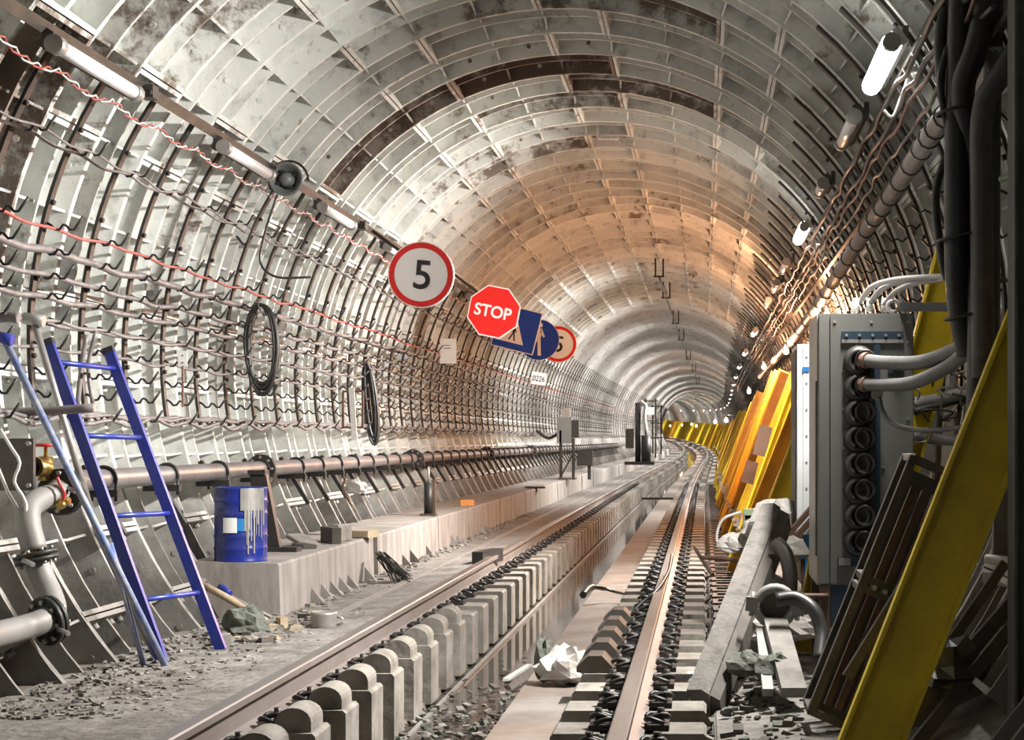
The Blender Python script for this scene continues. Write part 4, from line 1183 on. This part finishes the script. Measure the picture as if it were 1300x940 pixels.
# ------------------------------------------------------------------ yellow channels leaning on the right wall
CH = [(-.09, -.045), (.09, -.045), (.09, .045), (.078, .045), (.078, -.033), (-.078, -.033), (-.078, .045), (-.09, .045)]
def channel(p, q, label, mtl, group=None, s_=1.0, up=(0, -1, .0), name='yellow_channel', holes=0):
    b = MB(); b.prism([(u * s_, v * s_) for u, v in CH], p, q, up)
    o = b.build(name, mtl, None, p)
    return tag(o, label, 'steel channel', group)
def lean(y, dx=0.0, top=.75, bx=.33):
    ox, oz = off(y)
    return Vector((bx + dx + ox, y, -1.2 + oz)), Vector((1.08 + dx + ox, y + .12, top + oz))
rnd = random.Random(12)
ORD = ['nearest', 'second', 'third', 'fourth', 'fifth', 'sixth', 'seventh', 'eighth', 'ninth', 'tenth', 'eleventh', 'twelfth']
y_ = 13.3; k = 0; kf = 0
while y_ < 34:
    p, q = lean(y_, rnd.uniform(-.04, .04), rnd.uniform(.55, .95))
    m_ = ('yellow', 'orange_yellow', 'orange_yellow', 'yellow', 'orange_yellow')[k % 5] if k else 'yellow'
    lab = (ORD[k] if k < 12 else None)
    channel(p, q, f'{lab} leaning yellow steel channel past the white cabinet' if lab else f'{nth(k + 1)} leaning yellow steel channel past the white cabinet', m_, None if lab else 'yellow channels beyond the bulbs')
    y_ += rnd.uniform(.8, 1.5) if y_ > 16 else 1.1; k += 1
while y_ < 150:
    p, q = lean(y_, rnd.uniform(-.04, .04), rnd.uniform(.5, .85)); kf += 1
    channel(p, q, f'{nth(kf)} small leaning yellow channel of the far row toward the bend', rnd.choice(['yellow', 'yellow', 'orange_yellow']), 'far yellow channels toward the bend')
    y_ += rnd.uniform(1.5, 3.0)
b = MB()
while y_ < 230:
    p, q = lean(y_, 0, .7); b.prism(CH, p, q, (0, -1, 0)); y_ += 1.3
tag(b.build('yellow_rows', 'yellow'), 'last distant yellow channels merging at the tunnel bend', 'steel channel', kind='stuff')
for q, (px, py, y_, lab) in enumerate(((968, 560, 17.2, 'brown steel plate leaning on the yellow channels, upper one'), (952, 600, 18.5, 'brown steel plate wedged among the yellow channels, lower one'))):
    p = at(px, py, y_); b = MB(); b.box((0, 0, 0), (.13, .03, .30 if q == 0 else .24)); o = b.build('brown_plate', 'brown_steel'); o.location = p; o.rotation_euler = (0, .25, 0); tag(o, lab, 'plate')
# hose bundle along the channel feet, cable trough plates
for k, (dx, dz, r_, lab, mt_) in enumerate(((0, 0, .035, 'dark hose lying along the feet of the yellow channels', 'cable_dark'), (-.05, -.05, .028, 'second hose along the channel feet', 'grey_pipe'), (.03, -.06, .03, 'third hose along the channel feet, closest to the wall', 'cable_dark'))):
    pts = []
    rr_ = random.Random(k)
    for y_ in [12.6, 13.4, 14.2, 15, 16, 17.5, 19, 21, 24, 28, 33, 40, 50, 62, 76, 92, 110, 130]:
        ox, oz = off(y_); z = -.86 if y_ > 16 else -.86 - (16 - y_) * .10
        pts.append((.42 + ox + dx + rr_.uniform(-.015, .015), y_, z + oz + dz))
    b = MB(); b.tube(spline(pts, 4), r_, 7); tag(b.build('hose', mt_), lab, 'hose')
me_tr = MB().box((0, 0, 0), (.30, .34, .05)).box((0, 0, .03), (.22, .06, .02)).mesh('trough_cover', 'black_steel')
y_ = 10.9; k = 0
while y_ < 46:
    ox, oz = off(y_)
    o = inst('trough_cover', me_tr, None, (.22 + ox, y_, -1.235 + oz), (0, 0, .02 * math.sin(k * 2.3)))
    tag(o, f'{nth(k + 1)} black cover plate of the cable trough beside the right rail', 'cover', 'trough covers beside the right rail'); y_ += .52; k += 1
me_bk = MB().bar((0, 0, -.34), (0, 0, .12), .03, .03, up=(0, 1, 0)).bar((-.1, 0, .05), (.1, 0, .05), .03, .03, up=(0, 1, 0)).mesh('hose_bracket', 'galv')
y_ = 12.8; k = 0
while y_ < 40:
    ox, oz = off(y_)
    o = inst('hose_bracket', me_bk, None, (.40 + ox, y_, -.90 + oz)); tag(o, f'{nth(k + 1)} small pale bracket holding the hoses beside the channels', 'bracket', 'hose brackets on the right'); y_ += 1.1; k += 1

# ------------------------------------------------------------------ big grey cabinet
CX0, CX1, CY0, CY1, CZ0, CZ1 = .602, 1.092, 9.0, 9.75, -.76, .655
t = empty('electrical_cabinet', ((CX0 + CX1) / 2, CY0, -1.26), 'tall grey electrical cabinet with a column of round black cable glands', 'cabinet'); o0 = t.location
def lo(*p): return Vector(p) - o0
b = MB(); b.lohi(lo(CX0, CY0 + .012, CZ0), lo(CX1, CY1, CZ1)); b.build('body', 'cabinet', t)
b = MB(); b.lohi(lo(CX0 + .058, CY0, CZ0 + .01), lo(CX1 - .004, CY0 + .012, CZ1 - .006)); fp = b.build('front_panel', 'cabinet', t)
b = MB(); b.lohi(lo(CX0, CY0, CZ0 + .01), lo(CX0 + .052, CY0 + .012, CZ1 - .006)); b.build('front_strip', 'cabinet', t)
b = MB(); b.lohi(lo(CX0 - .008, CY0 + .05, CZ0), lo(CX0, CY1 - .02, CZ1)); sd = b.build('side_panel', 'cabinet_edge', t)
b = MB(); b.lohi(lo(CX0 - .014, CY0 + .06, CZ0 + .15), lo(CX0 - .008, CY0 + .14, CZ1 - .35)); b.build('side_strip', 'dark_steel', t)
for (x, z) in [(CX0 + .08 + .19 * i, CZ1 - .045) for i in range(3)] + [(CX0 + .125, CZ1 - .3 - .2 * i) for i in range(6)] + [(CX1 - .03, CZ1 - .15 - .2 * i) for i in range(6)] + [(CX0 + .33, CZ1 - .5 - .3 * i) for i in range(4)]:
    b = MB(); b.cyl(lo(x, CY0, z), lo(x, CY0 - .005, z), .008, 8); b.build('screw', 'galv', fp)
gx = CX0 + .205
b = MB(); b.lohi(lo(CX0 + .115, CY0 - .012, .515), lo(CX0 + .435, CY0, .56)); b.build('gland_bar', 'strap_blue', t)
b = MB(); b.lohi(lo(CX0 + .115, CY0 - .014, .50), lo(CX0 + .435, CY0 - .002, .518)); b.build('gland_bar_lip', 'galv', t)
for i in range(5):
    b = MB(); b.cyl(lo(CX0 + .14 + .068 * i, CY0 - .012, .54), lo(CX0 + .14 + .068 * i, CY0 - .02, .54), .008, 8); b.build('bar_screw', 'galv', t)
b = MB(); b.lohi(lo(CX0 + .285, CY0 - .012, -.60), lo(CX0 + .315, CY0, .515)); b.build('vertical_strap', 'strap_blue', t)
for i in range(8):
    z = .405 - .134 * i
    g = MB(); g.lathe([(.0, 0), (.082, 0), (.082, -.02), (.074, -.03), (.074, -.034), (.06, -.05), (.045, -.05), (.04, -.035), (0, -.035)], 22, axis='Y'); g = g.build('cable_gland', 'rubber', t); g.location = lo(gx, CY0 - .001, z)
    b = MB(); b.lathe([(.0, -.037), (.034, -.038), (.05, -.06), (.056, -.06), (.05, -.03)], 16, axis='Y'); o = b.build('inner_ring', 'rubber', g); o.location = (.03, -.002, .004)
    b = MB(); b.box((.0, -.01, -.067), (.05, .02, .012)); b.build('clamp_lug', 'galv', g)
b = MB(); b.lohi(lo(CX0 + .355, CY0 - .018, .345), lo(CX0 + .435, CY0, .42)); k_ = b.build('socket', 'strap_blue', t)
b = MB(); b.cyl(lo(CX0 + .40, CY0 - .018, .38), lo(CX0 + .40, CY0 - .032, .38), .024, 14); b.build('socket_ring', 'rubber', k_)
b = MB(); b.lohi(lo(CX0 + .095, CY0 - .014, -.66), lo(CX0 + .27, CY0, -.61)); b.build('lower_bar', 'strap_blue', t)
b = MB(); b.lohi(lo(CX0 + .10, CY0 - .018, -.655), lo(CX0 + .16, CY0 - .012, -.615)); b.build('latch', 'galv', t)
for (x, y_) in ((CX0 + .03, CY0 + .03), (CX1 - .03, CY0 + .03), (CX0 + .03, CY1 - .03), (CX1 - .03, CY1 - .03)):
    b = MB(); b.lohi(lo(x - .025, y_ - .025, -1.30), lo(x + .025, y_ + .025, CZ0)); b.build('leg', 'brown_steel', t)
b = MB(); b.lohi(lo(CX0 + .06, CY0 + .01, CZ0 - .22), lo(CX1, CY1, CZ0)); b.build('plinth', 'strap_blue', t)
for (px, s_) in ((1085, 1), (1103, 1), (1122, 1)):
    b = MB(); p = at(px, 396, 9.3); b.cyl(p - o0, p + Vector((0.01, 0, .07)) - o0, .02, 10); b.build('top_gland', 'white_plastic', t)
b = MB(); p = at(1134, 389, 9.1); b.tube([p - o0 + Vector((.03 * math.cos(q * PI / 6), 0, .03 * math.sin(q * PI / 6))) for q in range(12)], .012, 6, closed=True); b.build('lifting_ring', 'galv', t)
def cable(pl, r_, mtl, label, name='cable', cat='cable', n=8):
    b = MB(); b.tube(spline([at(*p) for p in pl], 6), r_, n); return tag(b.build(name, mtl), label, cat)
cable([(1097, 458, 8.95), (1130, 461, 8.75), (1170, 460, 8.5), (1205, 448, 8.2), (1236, 432, 7.6)], .036, 'hose_grey', 'thick grey cable from the topmost cabinet gland to the right', 'supply_cable', n=12)
cable([(1096, 488, 8.95), (1125, 489, 8.75), (1160, 486, 8.5), (1200, 468, 8.2), (1228, 446, 7.7), (1240, 428, 7.6)], .034, 'hose_grey', 'thick grey cable from the second cabinet gland to the right', 'supply_cable', n=12)
for (px, py) in ((1097, 458), (1096, 488)):
    p = at(px, py, 8.94); b = MB(); b.cyl(p, p + Vector((.02, -.03, 0)), .042, 14); tag(b.build('sleeve', 'copper'), 'copper-coloured sleeve round the ' + ('upper' if py < 470 else 'lower') + ' thick cabinet cable', 'sleeve')
cable([(1116, 505, 8.85), (1122, 525, 8.8), (1140, 541, 8.7), (1180, 547, 8.5), (1240, 540, 8.0)], .013, 'cable_dark', 'thin black lead dropping from the round cap on the cabinet front', 'lead')
p = at(1113, 501, 8.88); b = MB(); b.cyl(p, p + Vector((0, -.03, 0)), .03, 14); tag(b.build('plug_cap', 'galv'), 'round pale cap of a plug hanging on the cabinet front', 'plug')
for k, (pl, lab) in enumerate((([(1092, 383, 9.3), (1108, 364, 9.2), (1140, 355, 9.0), (1205, 351, 8.2)], 'upper of three grey cables arching from the cabinet top'), ([(1104, 386, 9.3), (1120, 367, 9.2), (1150, 356, 9.0), (1206, 352, 8.1)], 'middle of three grey cables arching from the cabinet top'),
                               ([(1122, 388, 9.3), (1138, 370, 9.2), (1165, 359, 9.0), (1207, 353, 8.0)], 'lower of three grey cables arching from the cabinet top'))):
    cable(pl, .016, 'grey_pipe', lab)
b = MB(); b.bar(at(1145, 390, 9.0), at(1240, 390, 8.4), .03, .045); tag(b.build('support_bar', 'black_steel'), 'black flat bar reaching from the cabinet top to the wall', 'bar')
# white and blue cabinet behind
X0, X1, YA, YB = .572, 1.0, 10.55, 11.2
t = empty('control_cabinet', ((X0 + X1) / 2, YA, -1.25), 'narrow white cabinet with a blue base behind the grey cabinet', 'cabinet'); o0 = t.location
b = MB(); b.lohi(lo(X0, YA, -.58), lo(X1, YB, .58)); wb = b.build('white_body', 'cabinet_white', t)
b = MB(); b.lohi(lo(X0 + .035, YA - .01, -.58), lo(X1, YA, .58)); dr = b.build('door', 'cabinet_white', t)
for i in range(7):
    b = MB(); b.cyl(lo(X0 + .055, YA - .01, .5 - .16 * i), lo(X0 + .055, YA - .016, .5 - .16 * i), .007, 8); b.build('rivet', 'galv', dr)
b = MB(); b.lohi(lo(X0 - .006, YA + .1, -.55), lo(X0, YB, .55)); b.build('side_panel', 'dark_steel', t)
b = MB(); b.lohi(lo(X0 + .03, YA - .02, .41), lo(X0 + .07, YA - .01, .44)); b.build('latch', 'cabinet_blue', dr)
b = MB(); b.lohi(lo(X0 + .045, YA - .008, -.90), lo(X1, YB, -.58)); bb = b.build('blue_base', 'cabinet_blue', t)
b = MB(); b.lohi(lo(X0 + .04, YA - .03, -.86), lo(X0 + .12, YA - .008, -.83)); b.build('hinge', 'cabinet_blue', bb)
b = MB(); b.lohi(lo(X0 + .02, YA - .0, -.88), lo(X0 + .04, YB, -.58)); b.build('red_edge', 'brown_steel', t)
for (x, y_) in ((X0 + .08, YA + .04), (X1 - .05, YA + .04), (X0 + .08, YB - .04), (X1 - .05, YB - .04)):
    b = MB(); b.lohi(lo(x - .02, y_ - .02, -1.28), lo(x + .02, y_ + .02, -.9)); b.build('leg', 'dark_steel', t)

# ------------------------------------------------------------------ yellow posts in the foreground and beside the cabinet
BIG = [(-.12, -.05), (.12, -.05), (.12, .05), (.105, .05), (.105, -.038), (-.105, -.038), (-.105, .05), (-.12, .05)]
def bigpost(p, q, label, s_=1.0, up=(0, 1, .3), mtl='yellow'):
    b = MB(); b.prism([(u * s_, v * s_) for u, v in BIG], p, q, up); b.bar(p + (q - p) * .0, q, .02 * s_, .11 * s_, up) if False else None
    return tag(b.build('yellow_channel', mtl, None, p), label, 'steel channel')
p, q = at(1140, 856, 6.7), at(1312, 420, 6.7); d = (q - p).normalized(); p = p - d * ((p.z + 1.22) / d.z)
bigpost(p, q + d * .25, 'large dim yellow channel leaning across the right foreground', 1.0, (0, -1, .15))
p, q = at(1172, 478, 9.92), at(1214, 318, 9.92); d = (q - p).normalized(); p = p - d * ((p.z + 1.2) / d.z)
bigpost(p, q, 'bright yellow channel rising behind the grey cabinet on the right', .95, (0, -1, .1))
p, q = at(1026, 785, 9.9), at(1052, 690, 9.95)
p.z = -1.22; bigpost(p, q + (q - p) * .6, 'bright yellow channel showing under the cabinets', .8, (0, -1, .1))

# ------------------------------------------------------------------ dark slatted steel crate leaning in the right foreground
p, q = at(1085, 870, 7.35), at(1194, 596, 7.55)
d = (q - p).normalized(); p = p - d * ((p.z + 1.2) / d.z)
t = empty('steel_crate', p, 'long dark slatted steel crate leaning behind the yellow channel', 'crate'); o0 = p.copy()
L = (q - p).length; u = d.cross(Vector((0, 1, 0))).normalized()
if u.x < 0: u = -u
yv = Vector((0, 1, 0))
for s_ in (-1, 1):
    for dy in (0, .28):
        b = MB(); b.bar(u * .13 * s_ + yv * dy, d * L + u * .13 * s_ + yv * dy, .035, .05, up=(0, 1, 0)); b.build('corner_post', 'dark_steel', t)
for k, s_ in enumerate((-.075, -.025, .025, .075)):
    b = MB(); b.bar(u * s_ + d * .05 + yv * .02, d * (L - .12) + u * s_ + yv * .02, .028, .03, up=(0, 1, 0)); b.build('slat', 'brown_steel', t)
for f in (.0, .48, .52, 1.0):
    b = MB(); b.bar(d * L * f - u * .13, d * L * f + u * .13, .03, .04, up=(0, 1, 0)); b.build('cross_bar', 'dark_steel', t)
    b = MB(); b.bar(d * L * f - u * .13 + yv * .28, d * L * f + u * .13 + yv * .28, .03, .04, up=(0, 1, 0)); b.build('cross_bar', 'dark_steel', t)
    for s_ in (-1, 1):
        b = MB(); b.bar(d * L * f + u * .13 * s_, d * L * f + u * .13 * s_ + yv * .28, .03, .03); b.build('side_bar', 'galv' if f == 1.0 else 'dark_steel', t)
b = MB(); b.bar(yv * .15, d * (L - .05) + yv * .15, .24, .012, up=(0, 1, 0)); b.build('back_plate', 'dark_steel', t)
for s_ in (-.08, -.03, .02, .09):
    b = MB(); c_ = d * L * .5 + u * s_ - yv * .02; b.cyl(c_, c_ - yv * .02, .012, 8); b.build('bolt_head', 'galv', t)
p2 = at(1100, 800, 7.2)
b = MB(); b.bar(at(1075, 860, 7.2), at(1180, 690, 7.25), .04, .05, up=(0, 1, 0)); tag(b.build('steel_bar', 'dark_steel'), 'dark steel bar laid along the front of the slatted crate', 'bar')

# ------------------------------------------------------------------ thick vertical cables and column at the right edge
VC = [([(1222, -30, 7.0), (1216, 120, 7.0), (1215, 300, 7.0), (1218, 380, 7.05), (1230, 450, 7.1)], .052, 'rubber', 'thick black vertical cable, leftmost of the bundle at the right edge'),
      ([(1262, -30, 6.9), (1240, 60, 6.9), (1222, 120, 6.95), (1240, 220, 7.0), (1243, 420, 7.0), (1240, 600, 7.05)], .05, 'rubber', 'thick black cable bending down through the right bundle'),
      ([(1300, 50, 6.8), (1275, 90, 6.8), (1248, 140, 6.85), (1246, 260, 6.9), (1248, 480, 6.9)], .046, 'cable_dark', 'thick dark cable with a greenish sheen curving in from the right edge'),
      ([(1240, -30, 7.15), (1200, 20, 7.15), (1196, 90, 7.15), (1208, 160, 7.15), (1208, 260, 7.2)], .03, 'rubber', 'black cable curving at the top of the right bundle'),
      ([(1262, -20, 7.1), (1258, 200, 7.1), (1257, 420, 7.1), (1250, 590, 7.15)], .04, 'cable_dark', 'dark vertical cable behind the right bundle'),
      ([(1200, 200, 7.3), (1188, 250, 7.3), (1196, 330, 7.3), (1203, 355, 7.3)], .018, 'rubber', 'slim black cable hanging beside the right bundle'),
      ([(1203, 60, 7.0), (1194, 110, 7.0), (1210, 200, 7.0)], .014, 'rubber', 'slim black wire looping at the bundle top')]
for (pl, r_, m_, lab) in VC: cable(pl, r_, m_, lab, 'vertical_cable', n=12)
for k, (px, py, wd, lab) in enumerate(((1216, 140, 44, 'tie round the right cable bundle, upper'), (1245, 70, 40, 'greenish tie at the top of the right bundle'), (1222, 300, 50, 'tie round the right cable bundle, middle'), (1232, 400, 52, 'tie round the right cable bundle, lower'))):
    c_ = at(px, py, 6.98); r_ = wd * 7 / F / 2 * 1.25
    b = MB(); b.tube([c_ + Vector((r_ * math.cos(q * PI / 8), .09 * math.sin(q * PI / 8), .02 * math.cos(q * PI / 8))) for q in range(16)], .007, 5, closed=True)
    tag(b.build('cable_tie', 'green_tape' if k == 1 else 'rubber'), lab, 'tie')
cable([(1300, 218, 6.7), (1285, 224, 6.75), (1270, 228, 6.8)], .012, 'green_tape', 'pale green wire entering at the right edge', 'wire', 'wire')
t = empty('steel_column', Vector((1.20, 6.42, -1.15)), 'dark steel column standing at the right edge of the frame', 'column')
b = MB(); pr = [(-.075, -.06), (.075, -.06), (.075, -.048), (.008, -.048), (.008, .048), (.075, .048), (.075, .06), (-.075, .06), (-.075, .048), (-.008, .048), (-.008, -.048), (-.075, -.048)]
b.prism(pr, (0, 0, 0), (0, 0, 2.85), up=(1, 0, 0)); b.build('i_section', 'column_paint', t)
b = MB(); b.box((0, 0, .015), (.2, .2, .03)); b.build('base_plate', 'dark_steel', t)
# scaffold-like bars and pale tubes, lower right
for k, (a_, c_, y_, r_, m_, lab) in enumerate((((1170, 870), (1276, 715), 7.05, .02, 'dark_steel', 'dark strut rising to the right behind the yellow channel, upper'), ((1185, 880), (1296, 752), 6.95, .028, 'dark_steel', 'dark strut rising to the right behind the yellow channel, middle'),
                                           ((1195, 905), (1280, 800), 6.85, .026, 'dark_steel', 'dark strut rising to the right behind the yellow channel, lowest'))):
    p, q = at(*a_, y_), at(*c_, y_ + .1); d = (q - p).normalized(); p = p - d * max(0, (p.z + 1.2) / d.z)
    b = MB(); b.bar(p, q, r_ * 2, r_ * 1.6, up=(0, 1, 0)); tag(b.build('strut', m_, None, p), lab, 'strut')
cable([(1252, 710, 7.6), (1270, 712, 7.55), (1310, 716, 7.4)], .022, 'white_plastic', 'pale tube stub sticking in at the lower right edge', 'tube_stub', 'tube')
b = MB(); b.bar(at(1250, 733, 7.6), at(1310, 744, 7.4), .03, .045); tag(b.build('shelf_bar', 'galv'), 'grey flat bar under the pale tube stub', 'bar')
b = MB(); b.bar(at(1275, 590, 7.9), at(1272, 720, 7.9), .09, .05, up=(0, 1, 0)); tag(b.build('grey_board', 'wood_grey'), 'weathered grey board standing behind the yellow channel', 'board')
b = MB(); b.box((0, 0, 0), (.05, .05, .42)); o = b.build('white_post', 'white_plastic'); o.location = at(1296, 835, 7.1); tag(o, 'short pale post in the bottom right corner', 'post')
b = MB(); b.blob((0, 0, .05), (.3, .3, .28), 31, .3); o = b.build('black_sheet', 'rubber'); o.location = at(1205, 872, 7.0); tag(o, 'crumpled black sheeting in the lower right corner', 'sheeting')
# white-splashed pipes behind the grey cabinet
for k, (pl, r_, m_, lab) in enumerate((([(1160, 512, 9.9), (1195, 506, 9.9), (1218, 500, 9.9), (1236, 500, 9.6)], .034, 'white_plastic', 'white-splashed pipe behind the grey cabinet, upper'),
                                       ([(1160, 552, 9.9), (1190, 558, 9.9), (1225, 560, 9.8), (1250, 568, 9.7)], .034, 'white_plastic', 'white-splashed pipe behind the grey cabinet, lower'),
                                       ([(1160, 523, 9.8), (1195, 514, 9.8), (1225, 506, 9.7)], .022, 'cable_dark', 'dark pipe just under the upper white pipe'))):
    cable(pl, r_, m_, lab, 'splashed_pipe', 'pipe', 10)
rr_ = random.Random(44)
for k in range(14):
    x0, z0 = rr_.uniform(1165, 1235), rr_.uniform(470, 590)
    pl = [(x0, z0, 9.6)] + [(x0 + rr_.uniform(-22, 22), z0 + rr_.uniform(-18, 18), 9.6 + rr_.uniform(-.1, .1)) for q in range(3)]
    cable(pl, .006, 'white_plastic' if k % 2 else 'cable_dark', f'{nth(k + 1)} ' + ('pale' if k % 2 else 'dark') + ' thin wire in the tangle behind the grey cabinet', 'tangled_wire', 'wire', 4)['group'] = 'tangled wires behind the grey cabinet'
for k, (px, lab) in enumerate(((1190, 'dark vertical pipe against the right wall behind the cabinet'), (1215, 'second dark vertical pipe against the right wall'))):
    cable([(px, 400, 10.3), (px + 2, 500, 10.3), (px - 2, 620, 10.3)], .025, 'cable_dark', lab, 'riser_pipe', 'pipe')

# ------------------------------------------------------------------ beam, clamp, hoses, bags on the right ground
p, q = at(908, 856, 8.35), at(985, 655, 9.9)
d = (q - p).normalized(); p = p - d * ((p.z + 1.24) / d.z) if p.z > -1.24 else p
t = empty('timber_beam', p, 'heavy grey timber beam leaning up from the track side toward the cabinets', 'beam'); o0 = p.copy()
b = MB(); b.prism([(-.075, -.06), (.03, -.08), (.03, .055), (-.005, .08), (-.075, .075)], Vector((0, 0, 0)), q - o0); b.build('squared_log', 'beam_wood', t)
b = MB(); b.prism([(.031, -.08), (.085, -.075), (.08, .02), (.031, .05)], Vector((0, .02, 0)), q - o0 + Vector((0, .01, -.01))); b.build('dark_side', 'wood_dark', t)
rr_ = random.Random(3)
for k in range(7):
    b = MB(); a_ = Vector((rr_.uniform(-.07, .0), 0, rr_.uniform(.0, .07))); b.tube([a_ + d * .25, a_ - d * rr_.uniform(-.1, .05) + Vector((rr_.uniform(-.03, .01), 0, .02))], [.012, .002], 4); b.build('splinter', 'wood', t)
# support under the beam head: stacked blocks
for k, (px, lab) in enumerate(((978, 'rough concrete block under the timber beam head'),)):
    c_ = at(px, 720, 9.9); c_.z = -1.24
    b = MB(); b.prism([(-.12, 0), (.12, 0), (.11, .42), (.02, .47), (-.1, .40)], (0, -.1, 0), (0, .1, 0)); o = b.build('support_block', 'concrete'); o.location = c_; tag(o, lab, 'block')
c_ = at(984, 770, 8.6)
t = empty('pipe_clamp', c_, 'grey split pipe clamp with a pale bar in the right foreground', 'clamp')
for s_ in (0, PI):
    b = MB(); b.tube([(.09 * math.cos(s_ + .15 + i * (PI - .3) / 10), 0, .09 * math.sin(s_ + .15 + i * (PI - .3) / 10)) for i in range(11)], .024, 8); b.build('half_shell', 'grey_pipe', t)
for s_ in (-1, 1):
    b = MB(); b.box((s_ * .115, 0, 0), (.06, .05, .07)); b.build('lug', 'grey_pipe', t)
    b = MB(); b.cyl((s_ * .115, 0, -.06), (s_ * .115, 0, .06), .012, 6); b.build('bolt', 'galv', t)
b = MB(); b.cyl((0, .02, 0), (0, .06, 0), .075, 16); b.build('pipe_end', 'dark_steel', t)
t.rotation_euler = (0, .1, .0)
b = MB(); p, q = at(1008, 880, 7.9), at(984, 790, 8.6); b.bar(p, q, .115, .05); tag(b.build('pale_bar', 'wood_grey', None, p), 'pale flat metal bar reaching from the clamp to the foreground', 'bar')
b = MB(); p, q = at(975, 880, 8.0), at(966, 800, 8.6); b.bar(p, q, .05, .04); tag(b.build('pale_bar', 'grey_pipe', None, p), 'slim white bar standing left of the wide pale bar', 'bar')
cable([(985, 762, 8.5), (1010, 760, 8.5), (1033, 775, 8.45), (1043, 805, 8.4), (1040, 840, 8.3)], .035, 'rubber', 'black hose arching from the pipe clamp to the right', 'hose', 'hose', 10)
cable([(985, 690, 9.4), (997, 703, 9.35), (1003, 730, 9.3), (1002, 760, 9.3)], .042, 'cable_dark', 'ribbed dark hose bending down beside the timber beam', 'hose', 'hose', 10)
cable([(968, 760, 9.0), (1000, 757, 9.0), (1052, 757, 9.0)], .014, 'brown_steel', 'rusty rod lying level below the cabinets', 'rod', 'rod')
cable([(890, 708, 11.5), (930, 711, 11.4), (975, 722, 11.2)], .014, 'brown_steel', 'long rusty rod lying right of the trough covers', 'rod', 'rod')
cable([(882, 695, 12.0), (892, 712, 11.9), (905, 730, 11.8)], .014, 'brown_steel', 'short rusty rod crossing the long one', 'rod', 'rod')
for k, (px, py, y_, s_, sd, lab, m_) in enumerate(((985, 660, 10.8, .34, 41, 'dirty white sack heaped in front of the blue cabinet base', 'bag'), (962, 672, 10.9, .22, 42, 'small pale sack left of the larger dirty sack', 'bag'), (935, 690, 11.0, .22, 43, 'crumpled white bag on the ground beside the trough covers', 'bag'),
                                              (1000, 700, 10.4, .26, 44, 'pale rubble sack below the blue cabinet base', 'bag'), (965, 800, 8.9, .2, 45, 'pale cloth lump under the timber beam', 'bag'), (1015, 800, 8.9, .22, 46, 'pale stone lump under the black hose', 'concrete'), (948, 845, 8.3, .2, 47, 'dark cloth lump under the leaning beam', 'sack'), (985, 850, 8.2, .22, 48, 'grey rag heap beside the pale bars', 'sack'))):
    c_ = at(px, py + 10, y_); c_.z = max(c_.z, -1.2)
    b = MB(); b.blob((0, 0, s_ * .12), (s_, s_ * .8, s_ * .8), sd, .2, 12, 8); o = b.build('sack' if m_ != 'concrete' else 'stone', m_); o.location = c_; tag(o, lab, 'sack' if m_ != 'concrete' else 'stone')
t = empty('green_winch', at(957, 660, 11.2), 'small winch with a green top on the debris before the yellow channels', 'winch')
b = MB(); b.box((0, 0, .05), (.13, .12, .04)); b.build('green_top', 'green_tape', t)
b = MB(); b.cyl((-.06, 0, -.02), (.06, 0, -.02), .05, 12); b.build('drum', 'dark_steel', t)
for s_ in (-1, 1):
    b = MB(); b.box((s_ * .065, 0, -.03), (.012, .12, .13)); b.build('side_plate', 'galv', t)
b = MB(); b.tube(spline([(-.08, 0, .05), (-.2, 0, .0), (-.24, 0, -.12), (-.2, 0, -.2)], 4), .01, 5); b.build('pull_cord', 'white_plastic', t)
timber('concrete_brick', 985, 632, 13.2, (.22, .2, .1), .4, 'pinkish broken brick among the yellow channel feet', 'brick_orange', z=-.62, cat='brick')
for k, (px, py, lab) in enumerate(((1020, 655, 'brown steel angle lying before the blue cabinet base, upper'), (1018, 672, 'brown steel angle lying before the blue cabinet base, lower'))):
    b = MB(); b.bar(at(px - 14, py + 18, 10.4), at(px + 14, py - 14, 10.45), .03, .03); tag(b.build('steel_angle', 'brown_steel'), lab, 'angle')
c_ = at(872, 838, 8.9); c_.z = -1.27
t = empty('crushed_packet', c_, 'crushed white and red packet beside the right rail', 'packet')
b = MB(); b.blob((.05, 0, .03), (.16, .1, .09), 51, .2, 10, 6); b.build('white_part', 'white_plastic', t)
b = MB(); b.blob((-.05, 0, .035), (.06, .05, .06), 52, .15, 8, 6); b.build('red_part', 'valve_red', t)
